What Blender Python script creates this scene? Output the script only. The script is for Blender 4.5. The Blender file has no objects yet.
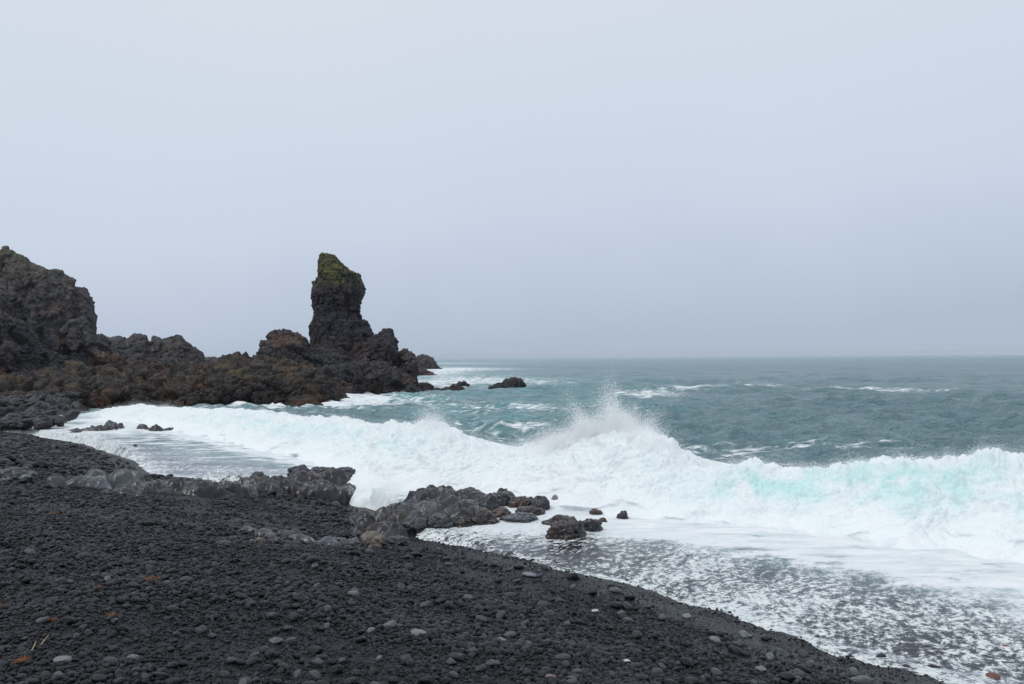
import bpy, bmesh, math, random
import numpy as np
from mathutils import Matrix, Vector

SC = bpy.context.scene
COL = SC.collection
rng = np.random.default_rng(7)
random.seed(7)

# ------------------------------------------------------------------ camera frame
HC = 3.2            # camera height above the sea, metres
FPX = 788.0
PITCH = math.radians(1.15)
ROLL = 0.0069
CAM = np.array([0.0, 0.0, HC])
F_ = np.array([0.0, math.cos(PITCH), math.sin(PITCH)])
U0 = np.array([0.0, -math.sin(PITCH), math.cos(PITCH)])
X0 = np.array([1.0, 0.0, 0.0])
R_ = math.cos(ROLL) * X0 - math.sin(ROLL) * U0
U_ = math.sin(ROLL) * X0 + math.cos(ROLL) * U0

def ray(u, v):
    d = R_ * ((u - 512) / FPX) + U_ * ((342 - v) / FPX) + F_
    return d / d[1]

def at(u, v, Y):
    return CAM + ray(u, v) * Y

def on_z(u, v, z=0.0):
    d = ray(u, v)
    return CAM + d * ((z - HC) / d[2])

def proj(P):
    d = P - CAM
    w = d @ F_
    return 512 + FPX * (d @ R_) / w, 342 - FPX * (d @ U_) / w

# ------------------------------------------------------------------ noise (numpy)
def _hash(ix, iy, iz, seed):
    u = np.uint32
    h = ix.astype(u) * u(374761393) + iy.astype(u) * u(668265263) + iz.astype(u) * u(2246822519) + u((seed * 1274126177) & 0xFFFFFFFF)
    h = (h ^ (h >> u(13))) * u(1274126177)
    h = (h ^ (h >> u(16))) * u(2246822519)
    return h ^ (h >> u(15))

_G = np.array([[1,1,0],[-1,1,0],[1,-1,0],[-1,-1,0],[1,0,1],[-1,0,1],[1,0,-1],[-1,0,-1],
               [0,1,1],[0,-1,1],[0,1,-1],[0,-1,-1],[1,1,0],[-1,1,0],[0,-1,1],[0,-1,-1]], np.float32)
_GX, _GY, _GZ = _G[:, 0].copy(), _G[:, 1].copy(), _G[:, 2].copy()

def perlin(P, seed=0):
    P = np.asarray(P, float)
    fl = np.floor(P)
    i = fl.astype(np.int32)
    f = (P - fl).astype(np.float32)
    w = f * f * f * (f * (f * 6 - 15) + 10)
    I = [np.ascontiguousarray(i[:, c]) for c in range(3)]; Fr = [np.ascontiguousarray(f[:, c]) for c in range(3)]; W = [np.ascontiguousarray(w[:, c]) for c in range(3)]
    flat = not P[:, 2].any()
    out = np.zeros(len(P), np.float32)
    for dx in (0, 1):
        wx = W[0] if dx else 1 - W[0]
        for dy in (0, 1):
            wxy = wx * (W[1] if dy else 1 - W[1])
            for dz in ((0,) if flat else (0, 1)):
                wz = wxy if flat else wxy * (W[2] if dz else 1 - W[2])
                g = _hash(I[0] + dx, I[1] + dy, I[2] + dz, seed) & np.uint32(15)
                out += wz * (_GX[g] * (Fr[0] - dx) + _GY[g] * (Fr[1] - dy) + _GZ[g] * (Fr[2] - dz))
    return out

def fbm(P, oct=4, seed=0, gain=0.5, lac=2.03, mode=None):
    P = np.asarray(P, float)
    off = np.array([17.31, 17.31, 0.0 if not P[:, 2].any() else 17.31])
    a, s, out = 1.0, 1.0, np.zeros(len(P))
    for o in range(oct):
        n = perlin(P * s + o * off, seed + o)
        if mode == 'ridge':
            n = 0.55 - np.abs(n) * 1.9
        elif mode == 'billow':
            n = np.abs(n) * 1.9 - 0.45
        out += a * n
        a *= gain; s *= lac
    return out

def worley(P, seed=0, vec=False):
    """F1, F2 of jittered cells"""
    P = np.asarray(P, float)
    i = np.floor(P).astype(np.int32)
    f1 = np.full(len(P), 9.0); f2 = np.full(len(P), 9.0); idv = np.zeros(len(P)); offv = np.zeros((len(P), 3))
    for dx in (-1, 0, 1):
        for dy in (-1, 0, 1):
            for dz in (-1, 0, 1):
                c = i + np.array([dx, dy, dz], np.int32)
                h1 = _hash(c[:, 0], c[:, 1], c[:, 2], seed); h2 = _hash(c[:, 0], c[:, 1], c[:, 2], seed + 91)
                j = np.stack([(h1 & 1023) / 1023, ((h1 >> 10) & 1023) / 1023, (h2 & 1023) / 1023], 1)
                o_ = P - c - j
                d = np.sqrt((o_ * o_).sum(1))
                v = ((h2 >> 10) & 1023) / 1023
                near = d < f1
                f2 = np.where(near, f1, np.minimum(f2, d))
                idv = np.where(near, v, idv)
                f1 = np.where(near, d, f1)
                if vec: offv[near] = o_[near]
    return (f1, f2, idv, offv) if vec else (f1, f2, idv)

def sstep(a, b, x):
    t = np.clip((x - a) / (b - a), 0, 1)
    return t * t * (3 - 2 * t)

# ------------------------------------------------------------------ mesh helpers
def mesh_np(name, V, faces, mat=None, smooth=True, attrs=None, parent=None):
    V = np.asarray(V, np.float32)
    faces = np.asarray(faces, np.int32)
    me = bpy.data.meshes.new(name)
    me.vertices.add(len(V)); me.vertices.foreach_set('co', V.ravel())
    k = faces.shape[1]
    me.loops.add(faces.size); me.loops.foreach_set('vertex_index', faces.ravel())
    me.polygons.add(len(faces))
    me.polygons.foreach_set('loop_start', np.arange(0, faces.size, k, dtype=np.int32))
    me.update(calc_edges=True)
    me.polygons.foreach_set('use_smooth', np.full(len(faces), smooth))
    for n, a in (attrs or {}).items():
        at_ = me.attributes.new(n, 'FLOAT', 'POINT'); at_.data.foreach_set('value', np.asarray(a, np.float32))
    if mat: me.materials.append(mat)
    o = bpy.data.objects.new(name, me); COL.objects.link(o)
    if parent is not None: o.parent = parent
    return o

def grid_faces(nu, nv):
    """faces of an (nu, nv) grid, index = i*nv + j"""
    i, j = np.meshgrid(np.arange(nu - 1), np.arange(nv - 1), indexing='ij')
    a = (i * nv + j).ravel()
    return np.stack([a, a + nv, a + nv + 1, a + 1], 1)

def grid_normals(P):
    du = np.gradient(P, axis=0); dv = np.gradient(P, axis=1)
    n = np.cross(du, dv); return n / (np.linalg.norm(n, axis=2, keepdims=True) + 1e-9)

_ico = {}
def ico(sub):
    if sub not in _ico:
        bm = bmesh.new(); bmesh.ops.create_icosphere(bm, subdivisions=sub, radius=1.0)
        V = np.array([v.co[:] for v in bm.verts]); Fc = np.array([[v.index for v in f.verts] for f in bm.faces])
        bm.free(); _ico[sub] = (V, Fc)
    return _ico[sub]

def tag(o, label=None, cat=None, group=None, kind=None):
    if label: o['label'] = label
    if cat: o['category'] = cat
    if group: o['group'] = group
    if kind: o['kind'] = kind
    return o

# ------------------------------------------------------------------ materials
class M:
    def __init__(s, name):
        s.m = bpy.data.materials.new(name); s.m.use_nodes = True
        s.t = s.m.node_tree; s.t.nodes.clear()
        s.out = s.n('ShaderNodeOutputMaterial')
        s.pos = None
    def n(s, typ, **kw):
        x = s.t.nodes.new(typ)
        for k, v in kw.items():
            if k in x.inputs.keys() if isinstance(k, str) else False: pass
            setattr(x, k, v)
        return x
    def l(s, a, b): s.t.links.new(a, b)
    def set(s, sock, v):
        if isinstance(v, bpy.types.NodeSocket): s.l(v, sock)
        elif isinstance(v, (tuple, list)) and len(v) == 3 and sock.type == 'RGBA': sock.default_value = (*v, 1)
        else: sock.default_value = v
    def P(s):
        if s.pos is None: s.pos = s.n('ShaderNodeNewGeometry')
        return s.pos.outputs['Position']
    def N(s):
        s.P(); return s.pos.outputs['Normal']
    def mapping(s, vec, scale, rot=(0, 0, 0)):
        x = s.n('ShaderNodeMapping'); s.l(vec, x.inputs['Vector'])
        x.inputs['Scale'].default_value = scale; x.inputs['Rotation'].default_value = rot
        return x.outputs[0]
    def noise(s, vec, scale, detail=4, rough=0.55, dist=0.0):
        x = s.n('ShaderNodeTexNoise'); s.l(vec, x.inputs['Vector'])
        x.inputs['Scale'].default_value = scale; x.inputs['Detail'].default_value = detail
        x.inputs['Roughness'].default_value = rough; x.inputs['Distortion'].default_value = dist
        return x.outputs['Fac']
    def voro(s, vec, scale, feature='F1', rand=1.0):
        x = s.n('ShaderNodeTexVoronoi'); x.feature = feature; s.l(vec, x.inputs['Vector'])
        x.inputs['Scale'].default_value = scale; x.inputs['Randomness'].default_value = rand
        return x
    def ramp(s, fac, pts):
        x = s.n('ShaderNodeValToRGB'); s.l(fac, x.inputs[0])
        e = x.color_ramp.elements
        while len(e) > 1: e.remove(e[-1])
        for i, (p, c) in enumerate(pts):
            k = e[0] if i == 0 else e.new(p)
            k.position = p; k.color = (*c, 1) if isinstance(c, (tuple, list)) else (c, c, c, 1)
        return x.outputs[0]
    def mr(s, v, a, b, c=0.0, d=1.0, smooth=True):
        x = s.n('ShaderNodeMapRange'); x.interpolation_type = 'SMOOTHSTEP' if smooth else 'LINEAR'
        s.set(x.inputs[0], v)
        for i, q in zip((1, 2, 3, 4), (a, b, c, d)): s.set(x.inputs[i], q)
        return x.outputs[0]
    def math(s, op, a, b=0.0):
        x = s.n('ShaderNodeMath'); x.operation = op; s.set(x.inputs[0], a); s.set(x.inputs[1], b); return x.outputs[0]
    def mix(s, f, a, b):
        x = s.n('ShaderNodeMix'); x.data_type = 'RGBA'
        s.set(x.inputs[0], f); s.set(x.inputs[6], a); s.set(x.inputs[7], b); return x.outputs[2]
    def attr(s, name):
        x = s.n('ShaderNodeAttribute'); x.attribute_name = name; return x.outputs['Fac']
    def bump(s, h, strength=0.5, dist=0.05, normal=None):
        x = s.n('ShaderNodeBump'); s.set(x.inputs['Strength'], strength); x.inputs['Distance'].default_value = dist
        s.l(h, x.inputs['Height'])
        if normal is not None: s.l(normal, x.inputs['Normal'])
        return x.outputs[0]
    def bsdf(s, col, rough=0.5, normal=None, spec=0.5, **kw):
        x = s.n('ShaderNodeBsdfPrincipled')
        s.set(x.inputs['Base Color'], col); s.set(x.inputs['Roughness'], rough)
        s.set(x.inputs['Specular IOR Level'], spec)
        for k, v in kw.items(): s.set(x.inputs[k], v)
        if normal is not None: s.l(normal, x.inputs['Normal'])
        return x.outputs[0]
    def done(s, shader):
        s.l(shader, s.out.inputs['Surface']); return s.m

def sepz(m, vec, ax=2):
    x = m.n('ShaderNodeSeparateXYZ'); m.l(vec, x.inputs[0]); return x.outputs[ax]

def rock_mat(name, c1, c2, c3, fine=1.0, bump=.9, moss=0.0, moss_z=(0, 1), moss_col=((.05, .055, .012), (.10, .085, .02)), rough=(0.45, 0.8), rust=0.0, pale=0.0, spec=0.4, moss_th=(.36, .54)):
    m = M(name); P = m.P()
    n1 = m.noise(P, 0.9 * fine, 6, 0.62, 0.3)
    n2 = m.noise(P, 4.0 * fine, 6, 0.65)
    n3 = m.noise(P, 17.0 * fine, 4, 0.6)
    col = m.ramp(n1, [(0.3, c1), (0.52, c2), (0.7, c3)])
    col = m.mix(m.mr(n2, 0.42, 0.7, 0, 0.55), col, tuple(0.45 * x for x in c1))
    if rust:
        col = m.mix(m.math('MULTIPLY', m.mr(m.noise(P, 0.33 * fine, 5, 0.6, 0.5), 0.5, 0.66), rust), col,
                    m.mix(n2, (.06, .028, .016), (.14, .06, .03)))
    if pale:
        col = m.mix(m.math('MULTIPLY', m.mr(n3, 0.5, 0.72), pale), col, (.30, .31, .32))
    if moss:
        up = m.mr(sepz(m, m.N()), -0.25, 0.45)
        z = m.mr(sepz(m, P), moss_z[0], moss_z[1])
        f = m.math('MULTIPLY', m.math('MULTIPLY', up, z), m.mr(m.noise(P, 0.9 * fine, 5, 0.65), *moss_th))
        col = m.mix(m.math('MULTIPLY', f, moss), col, m.mix(m.mr(n2, .35, .65), *moss_col))
    h = m.math('ADD', m.math('MULTIPLY', n2, 0.7), m.math('MULTIPLY', n3, 0.3))
    nrm = m.bump(h, bump, 0.25 / fine)
    v = m.voro(P, 2.6 * fine, 'DISTANCE_TO_EDGE')
    nrm = m.bump(m.mr(v.outputs['Distance'], 0.0, 0.12), 0.39 * bump, 0.12 / fine, nrm)
    return m.done(m.bsdf(col, m.mr(n2, .3, .7, rough[0], rough[1]), nrm, spec))

MAT_CLIFF = rock_mat('hazed_cliff_rock', (.030, .029, .034), (.062, .056, .057), (.115, .100, .095), 0.5, moss=0.55, moss_z=(17, 26), rust=0.4, pale=.15)  # rock tones lifted paler so the colour itself carries distance haze
MAT_DARK = rock_mat('dark_lava_rock', (.007, .0072, .010), (.018, .017, .022), (.050, .046, .054), 0.7, rust=0.7, pale=0.45)
MAT_STACK = rock_mat('stack_rock', (.014, .0138, .019), (.030, .0275, .036), (.072, .064, .066), 0.7, pale=.25, moss=1.0, moss_z=(10.2, 11.8), rust=0.25,
                     moss_col=((.050, .070, .010), (.150, .140, .022)))
MAT_LAVA = rock_mat('mossy_brown_lava', (.007, .0065, .007), (.020, .0145, .0125), (.052, .034, .024), 0.9, moss=0.7, moss_z=(1.0, 2.0), rust=.75, pale=.12, moss_th=(.50, .62),
                    moss_col=((.040, .032, .010), (.130, .092, .030)))
MAT_RUBBLE = rock_mat('grey_rubble_rock', (.016, .017, .020), (.040, .042, .047), (.11, .112, .12), 2.0, pale=0.45, rough=(.4, .7))
MAT_WET = rock_mat('wet_shore_rock', (.006, .007, .0095), (.017, .020, .026), (.12, .13, .15), 2.0, .18, rust=0.12, rough=(.08, .22), pale=0.08, spec=0.45)
MAT_WETB = rock_mat('wet_brown_rock', (.009, .007, .007), (.024, .016, .015), (.06, .043, .040), 2.2, .2, rust=0.5, rough=(.10, .26), pale=0.08, spec=0.45)
MAT_GREY = rock_mat('smooth_grey_rock', (.018, .022, .028), (.045, .052, .062), (.19, .20, .22), 2.2, .18, rough=(.08, .22), pale=0.12, spec=.5)
MAT_TAN = rock_mat('tan_rock', (.14, .12, .10), (.20, .175, .15), (.27, .24, .21), 3.0, rough=(.5, .8))

# pebbles ------------------------------------------------------------
def pebble_mat(name, ca, cb, rough=(.28, .55), rnd=True, spec=.32):
    m = M(name)
    oi = m.n('ShaderNodeObjectInfo'); tc = m.n('ShaderNodeTexCoord')
    n = m.noise(tc.outputs['Object'], 3.0, 5, 0.65)
    f = m.math('ADD', m.math('MULTIPLY', oi.outputs['Random'], 0.8), m.math('MULTIPLY', n, 0.35)) if rnd else n
    col = m.ramp(f, [(0.12, ca), (0.6, tuple(a + .22 * (b - a) for a, b in zip(ca, cb))), (0.86, tuple(a + .75 * (b - a) for a, b in zip(ca, cb))), (1.0, tuple(2.4 * b for b in cb))])
    nrm = m.bump(m.noise(tc.outputs['Object'], 14.0, 3, 0.6), 0.25, 0.05)
    return m.done(m.bsdf(col, m.mr(n, .3, .7, *rough), nrm, spec))

MAT_PEB = pebble_mat('black_shingle', (.0014, .0017, .0023), (.017, .0202, .0262), (.12, .42), spec=.2)
MAT_PEB_GREY = pebble_mat('grey_pebble', (.028, .031, .037), (.066, .071, .080), (.15, .4))
MAT_PEB_DARK = pebble_mat('dark_pebble', (.006, .0065, .008), (.024, .0255, .030))
MAT_PEB_PALE = pebble_mat('pale_pebble', (.14, .15, .16), (.25, .26, .27), (.4, .65))
MAT_PEB_PINK = pebble_mat('pinkish_pebble', (.17, .13, .12), (.28, .22, .20), (.4, .65))
MAT_PEB_RED = pebble_mat('reddish_pebble', (.06, .025, .02), (.11, .05, .04), (.3, .5))
MAT_PEB_LILAC = pebble_mat('lilac_pebble', (.17, .165, .20), (.27, .26, .30), (.4, .65))

def beach_mat():
    m = M('black_beach'); P = m.P()
    v1 = m.voro(P, 34.0); v2 = m.voro(P, 13.0)
    big = m.noise(P, 0.5, 4, 0.6)
    h = m.math('SUBTRACT', 1.0, v1.outputs['Distance'])
    h2 = m.math('SUBTRACT', 1.0, v2.outputs['Distance'])
    cell = sepz(m, v1.outputs['Color'], 0)
    col = m.ramp(cell, [(0, (.004, .0045, .005)), (.6, (.009, .0095, .011)), (1, (.03, .032, .036))])
    col = m.mix(m.mr(big, .4, .65, 0, .5), col, (.012, .0125, .014))
    wet = m.attr('wet')
    nrm = m.bump(h, m.mr(wet, 0, 1, .8, .7), 0.02); nrm = m.bump(h2, m.mr(wet, 0, 1, .55, .4), 0.04, nrm)
    return m.done(m.bsdf(col, m.mr(wet, 0, 1, m.mr(cell, 0, 1, .3, .6), .38), nrm, m.mr(wet, 0, 1, .13, .13)))

# water ----------------------------------------------------------------
FOAM = (.775, .80, .81)
def foam_pattern(m):
    """0..1 noise drawn out along the run of the swash, metres"""
    P = m.P()
    ang = math.atan2(.81, .59)
    w = m.noise(P, 1.1, 2, 0.5)
    a = m.mapping(P, (1.0, 1.0, 1.0), (0, 0, -ang))
    a2 = m.n('ShaderNodeVectorMath'); a2.operation = 'ADD'; m.l(a, a2.inputs[0])
    sc = m.n('ShaderNodeVectorMath'); sc.operation = 'SCALE'; m.l(w, sc.inputs[0]); sc.inputs['Scale'].default_value = 0.5
    m.l(sc.outputs[0], a2.inputs[1])
    st = m.mapping(a2.outputs[0], (1.5, 2.6, 1.0))
    n1 = m.noise(st, 3.6, 7, 0.72, 0.35)
    st2 = m.mapping(P, (1, 1, 1))
    n2 = m.noise(st2, 19.0, 4, 0.65, 0.4)
    x = m.math('ADD', m.math('MULTIPLY', n1, 0.62), m.math('MULTIPLY', n2, 0.38))
    return m.mr(x, 0.36, 0.64, 0, 1, False)

def sea_mat():
    m = M('sea_water'); P = m.P()
    foam, aqua, thin = m.attr('foam'), m.attr('aqua'), m.attr('thin')
    pat = foam_pattern(m)
    ps = m.mr(m.noise(m.mapping(P, (.8, 2.2, 1.0)), 1.3, 7, 0.68, 0.5), .34, .66, 0, 1, False)
    pm = m.n('ShaderNodeMix'); m.l(thin, pm.inputs[0]); m.l(ps, pm.inputs[2]); m.l(pat, pm.inputs[3]); pat = pm.outputs[0]
    th = m.math('SUBTRACT', 1.0, foam)
    soft = m.mr(thin, 0, 1, .36, .24, False)
    mask = m.mr(m.math('SUBTRACT', pat, th), m.math('MULTIPLY', soft, -1.0), soft)
    mask = m.math('MULTIPLY', mask, m.mr(foam, 0.02, 0.15))
    big = m.noise(m.mapping(P, (.12, .25, 1)), 0.6, 4, 0.6)
    deep = m.mix(m.mr(big, .35, .65), (.155, .270, .305), (.195, .315, .345))
    col = m.mix(aqua, deep, (.20, .42, .45))
    st = m.mapping(P, (.75, 2.0, 1.0))
    b = m.math('ADD', m.noise(st, 2.3, 6, 0.66, 0.3), m.math('MULTIPLY', m.noise(st, 7.0, 3, 0.6), 0.18))
    nrm = m.bump(b, 0.65, 0.5)
    nrm = m.bump(m.noise(m.mapping(P, (.8, 1.6, 1.0)), .22, 5, .62), m.attr('far'), 3.2, nrm)
    nrm = m.bump(m.noise(m.mapping(P, (.55, 1.7, 1.0)), .75, 6, .68, .3), m.mr(m.attr('thin'), 0, 1, .85, 0), 1.25, nrm)
    water = m.bsdf(col, 0.16, nrm, 0.5, IOR=1.33)
    gl = m.n('ShaderNodeBsdfGlossy'); gl.inputs['Roughness'].default_value = 0.12; gl.inputs['Color'].default_value = (.9, .93, 1, 1)
    tr = m.n('ShaderNodeBsdfTransparent'); tr.inputs['Color'].default_value = (.55, .60, .64, 1)
    fr = m.n('ShaderNodeFresnel'); fr.inputs['IOR'].default_value = 1.33
    bf = m.bump(m.noise(P, 14.0, 3, 0.6), 0.3, 0.03); m.l(bf, gl.inputs['Normal']); m.l(bf, fr.inputs['Normal'])
    film = m.n('ShaderNodeMixShader'); m.l(fr.outputs[0], film.inputs[0]); m.l(tr.outputs[0], film.inputs[1]); m.l(gl.outputs[0], film.inputs[2])
    wt = m.n('ShaderNodeMixShader'); m.l(thin, wt.inputs[0]); m.l(water, wt.inputs[1]); m.l(film.outputs[0], wt.inputs[2])
    fcol = m.mix(m.mr(pat, .2, .9), (.63, .69, .71), FOAM)
    fb = m.bump(pat, 0.5, 0.06)
    fo = m.bsdf(fcol, 0.65, fb, 0.25)
    mx = m.n('ShaderNodeMixShader'); m.l(mask, mx.inputs[0]); m.l(wt.outputs[0], mx.inputs[1]); m.l(fo, mx.inputs[2])
    return m.done(mx.outputs[0])

def breaker_mat():
    m = M('breaking_foam'); P = m.P()
    aq = m.attr('aqua')
    n = m.noise(P, 1.5, 5, 0.6, 0.5)
    n2 = m.noise(P, 6.0, 5, 0.65)
    f = m.math('MULTIPLY', aq, m.mr(n, .32, .64))
    col = m.mix(f, (.775, .81, .82), (.50, .75, .735))
    col = m.mix(m.mr(n2, .45, .75, 0, .5), col, (.63, .72, .74))
    nrm = m.bump(m.math('ADD', n2, m.math('MULTIPLY', m.noise(P, 28.0, 3, 0.6), .3)), 0.38, 0.10)
    return m.done(m.bsdf(col, 0.8, nrm, 0.15))

def spray_mat():
    m = M('spray_drops')
    d = m.n('ShaderNodeBsdfDiffuse'); d.inputs['Color'].default_value = (.985, .99, .99, 1)
    t = m.n('ShaderNodeBsdfTranslucent'); t.inputs['Color'].default_value = (.985, .99, .99, 1)
    x = m.n('ShaderNodeMixShader'); x.inputs[0].default_value = 0.5; m.l(d.outputs[0], x.inputs[1]); m.l(t.outputs[0], x.inputs[2])
    return m.done(x.outputs[0])

# ------------------------------------------------------------------ shore geometry
NV = np.array([.59, .81]); TV = np.array([-.81, .59])     # seaward, along the shore
def beach_plain(x, y):
    s = x + y
    d = 11.6 - s
    return np.where(d > 0, .12 + .134 * d * (1 - 0.0035 * np.clip(d, 0, 40)), np.maximum(.12 + .134 * d, -2.0))

def beach_z(x, y, detail=True):
    x = np.atleast_1d(np.asarray(x, float)); y = np.atleast_1d(np.asarray(y, float))
    z = beach_plain(x, y)
    P = np.stack([x, y, np.zeros_like(x)], 1)
    z = z + 0.10 * fbm(P * .22, 3, 5)
    if detail:
        z = z + .03 * fbm(P * 1.3, 3, 9)
    return z

def hit_beach(u, v):
    d = ray(u, v); lo, hi = 1.5, 80.0
    for k in range(400):
        y = 1.5 * (1.011 ** k)
        p = CAM + d * y
        if p[2] < max(beach_plain(p[0], p[1]) + 0.0, -0.02):
            lo, hi = 1.5 * (1.011 ** max(k - 1, 0)), y; break
    for _ in range(24):
        mid = .5 * (lo + hi); p = CAM + d * mid
        if p[2] < max(beach_plain(p[0], p[1]), -0.02): hi = mid
        else: lo = mid
    p = CAM + d * hi
    return np.array([p[0], p[1], max(float(beach_z(p[0], p[1])[0]), -0.02)])

def curve_ab(pts):
    a = np.array([NV @ p[:2] for p in pts]); b = np.array([TV @ p[:2] for p in pts])
    o = np.argsort(b); return b[o], a[o]

EDGE_PX = [(2300, 1270), (1500, 900), (1075, 740), (955, 684), (890, 664), (800, 640), (720, 612), (640, 592), (560, 573), (520, 561), (480, 551), (440, 543), (420, 538), (378, 494), (352, 482),
           (250, 478), (150, 474), (138, 462), (118, 447), (90, 438.5), (60, 434), (30, 430), (-60, 424)]
EB, EA = curve_ab([hit_beach(*p) for p in EDGE_PX])
TOE_PX = [(3000, 980), (1900, 738), (1250, 600), (1100, 569), (1024, 553), (960, 545), (900, 538), (800, 525), (700, 519), (640, 514), (600, 508), (540, 498), (470, 489), (400, 486), (372, 481), (340, 464),
          (300, 454), (250, 444), (200, 433), (150, 422), (100, 419), (55, 420), (20, 420), (-60, 417)]
TOE_W = np.array([on_z(u, v, .05) for u, v in TOE_PX])
TB, TA = curve_ab(TOE_W)
CREST_PX = np.array([(-60, 418), (20, 418), (60, 418), (85, 415), (110, 411), (135, 404), (150, 400), (165, 406), (200, 406), (250, 408), (300, 413), (350, 418), (400, 424), (430, 422),
                     (455, 433), (500, 444), (540, 444), (575, 437), (600, 424), (618, 428), (642, 437), (668, 449), (700, 462), (760, 459), (800, 461), (850, 457), (900, 455), (960, 452), (1024, 458), (1100, 462), (1250, 468)], float)

def polar(a0, a1, rows, cols):
    """rings of points round the viewpoint, finer inside the +-40 degree sector"""
    th = np.concatenate([np.linspace(a0, -40, max(8, int(cols * .06)))[:-1], np.linspace(-40, 40, cols), np.linspace(40, a1, max(8, int(cols * .12)))[1:]])
    Rr, T = np.meshgrid(rows, np.radians(th), indexing='ij')
    return Rr * np.sin(T), Rr * np.cos(T)

def edge_gap(x, y):
    a_ = NV[0] * x + NV[1] * y; b_ = TV[0] * x + TV[1] * y
    return np.interp(b_, EB, EA) - a_            # metres inland of the swash edge

# beach sheet
r = np.concatenate([np.geomspace(.4, 9, 190), np.geomspace(9, 60, 260)[1:], np.geomspace(60, 600, 30)[1:]])
X, Y = polar(-80, 80, r, 420)
Z = beach_z(X.ravel(), Y.ravel())
Pn = np.stack([X.ravel(), Y.ravel(), 0 * Z], 1)
Z = Z + .008 * fbm(Pn * 9, 2, 12)
# little terrace left by the last high swash
beach = mesh_np('beach', np.stack([X.ravel(), Y.ravel(), Z], 1), grid_faces(*X.shape)[:, ::-1], beach_mat(), attrs={'wet': 1 - sstep(.5, 1.5, edge_gap(X.ravel(), Y.ravel()))})
tag(beach, 'black pebble beach sloping down to the surf', None, None, 'structure')

# ------------------------------------------------------------------ sea
def sea_waves(x, y, spacing):
    g = np.random.default_rng(3)
    z = np.zeros_like(x); dx = np.zeros_like(x); dy = np.zeros_like(x)
    P = np.stack([x, y, 0 * x], 1)
    wob = 1.6 * fbm(P * .06, 2, 31)
    amp = 0.8 + 0.5 * (fbm(P * .045, 3, 33) + .1)
    for k in range(46):
        lam = 0.9 * 1.075 ** k * g.uniform(.93, 1.07)
        th = math.radians(234) + g.normal(0, .42 + .25 * (lam < 4))
        kx, ky = math.cos(th), math.sin(th)
        kk = 2 * math.pi / lam
        A = 0.0125 * lam ** .85 * g.uniform(.55, 1.25)
        A *= 2.1 if lam < 2.5 else 1.2 if lam < 4 else .65
        if lam > 6: A *= .42
        f = 1 - sstep(.22, .5, spacing / lam)
        ph = kk * (kx * x + ky * y) + g.uniform(0, 6.28) + wob * (2.0 if lam < 8 else 1.0)
        z += f * A * amp * np.cos(ph)
        dx += f * .7 * A * amp * kx * -np.sin(ph); dy += f * .7 * A * amp * ky * -np.sin(ph)
    return z, dx, dy

vp = np.concatenate([np.linspace(700, 330, 110), np.linspace(330, 90, 330)[1:], np.linspace(90, 26, 260)[1:], np.linspace(26, 2.4, 150)[1:], [1.8, 1.2, .8, .5, .3]])
rows = HC * FPX / vp
X, Y = polar(-60, 78, rows, 1020)
sp = np.gradient(rows)[:, None] * np.ones_like(X)
x, y, sp = X.ravel(), Y.ravel(), sp.ravel()
x0, y0 = x.copy(), y.copy()
wz, wdx, wdy = sea_waves(x, y, sp)
a = NV[0] * x + NV[1] * y; b = TV[0] * x + TV[1] * y
aE = np.interp(b, EB, EA); aT = np.interp(b, TB, TA)
Pxy = np.stack([x, y, 0 * x], 1)
aE = aE + (.28 * fbm(Pxy * .9, 4, 41) + .06 * fbm(Pxy * 5, 2, 42)) * np.clip(14 / np.maximum(y, 1), 0, 1)
dE, dT = a - aE, a - aT
off = sstep(3.0, 13.0, dT)
bz = beach_z(x, y)
level = np.maximum(bz + .022 + .003 * np.clip(y - 12, 0, 40) + .012 * fbm(Pxy * 2.2, 3, 44), .02)
level = np.where(dT > -1, .0, level) * 1.0
level = np.maximum(level, bz + .02 + .003 * np.clip(y - 12, 0, 40))
z = level + wz * (.04 + .96 * off)
x = x + wdx * off; y = y + wdy * off
z = np.where(dE < 0, np.minimum(z, bz - .02 + .25 * dE), np.where(dE < .25, bz + (z - bz) * dE / .25, z))
# attributes
uu, vv = proj(np.stack([x0, y0, 0 * x0], 1))
def blob(u, v, ru, rv, s):
    return s * np.exp(-((uu - u) / ru) ** 2 - ((vv - v) / rv) ** 2)
gap = np.maximum(aT - aE, .3)
fr = dE / gap
right = 1 - sstep(10.0, 14.0, b)
bign = fbm(Pxy * .55, 3, 51)
f_r = .46 + .14 * bign + .20 * fbm(np.column_stack([a * .45, b * 2.2, 0 * a]), 3, 55) + (.60 + .16 * fbm(Pxy * np.array([.7, 1.6, 1]), 4, 53)) * sstep(.46, .76, fr + .12 * bign - .012 * np.clip(b - 4, 0, 12)) + .18 * np.exp(-(dE / .35) ** 2)
f_l = .36 + .14 * bign + .2 * fbm(np.stack([x0 * .35, y0 * 1.6, 0 * a], 1), 3, 56) + .7 * sstep(-1.7, -.3, dT) + .25 * np.exp(-(dE / .5) ** 2)
f_s = right * f_r + (1 - right) * f_l + blob(500, 527, 62, 10, .5) + blob(600, 530, 60, 10, .3) + blob(110, 428, 60, 8, .6) - blob(490, 554, 75, 9, .34) - blob(590, 566, 60, 16, .14)
f_sea = .62 * np.exp(-np.clip(dT - 2.5, 0, 99) / 2.6) + .22 * np.exp(-np.clip(dT - 4, 0, 99) / 6) * (bign + .6)
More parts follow.
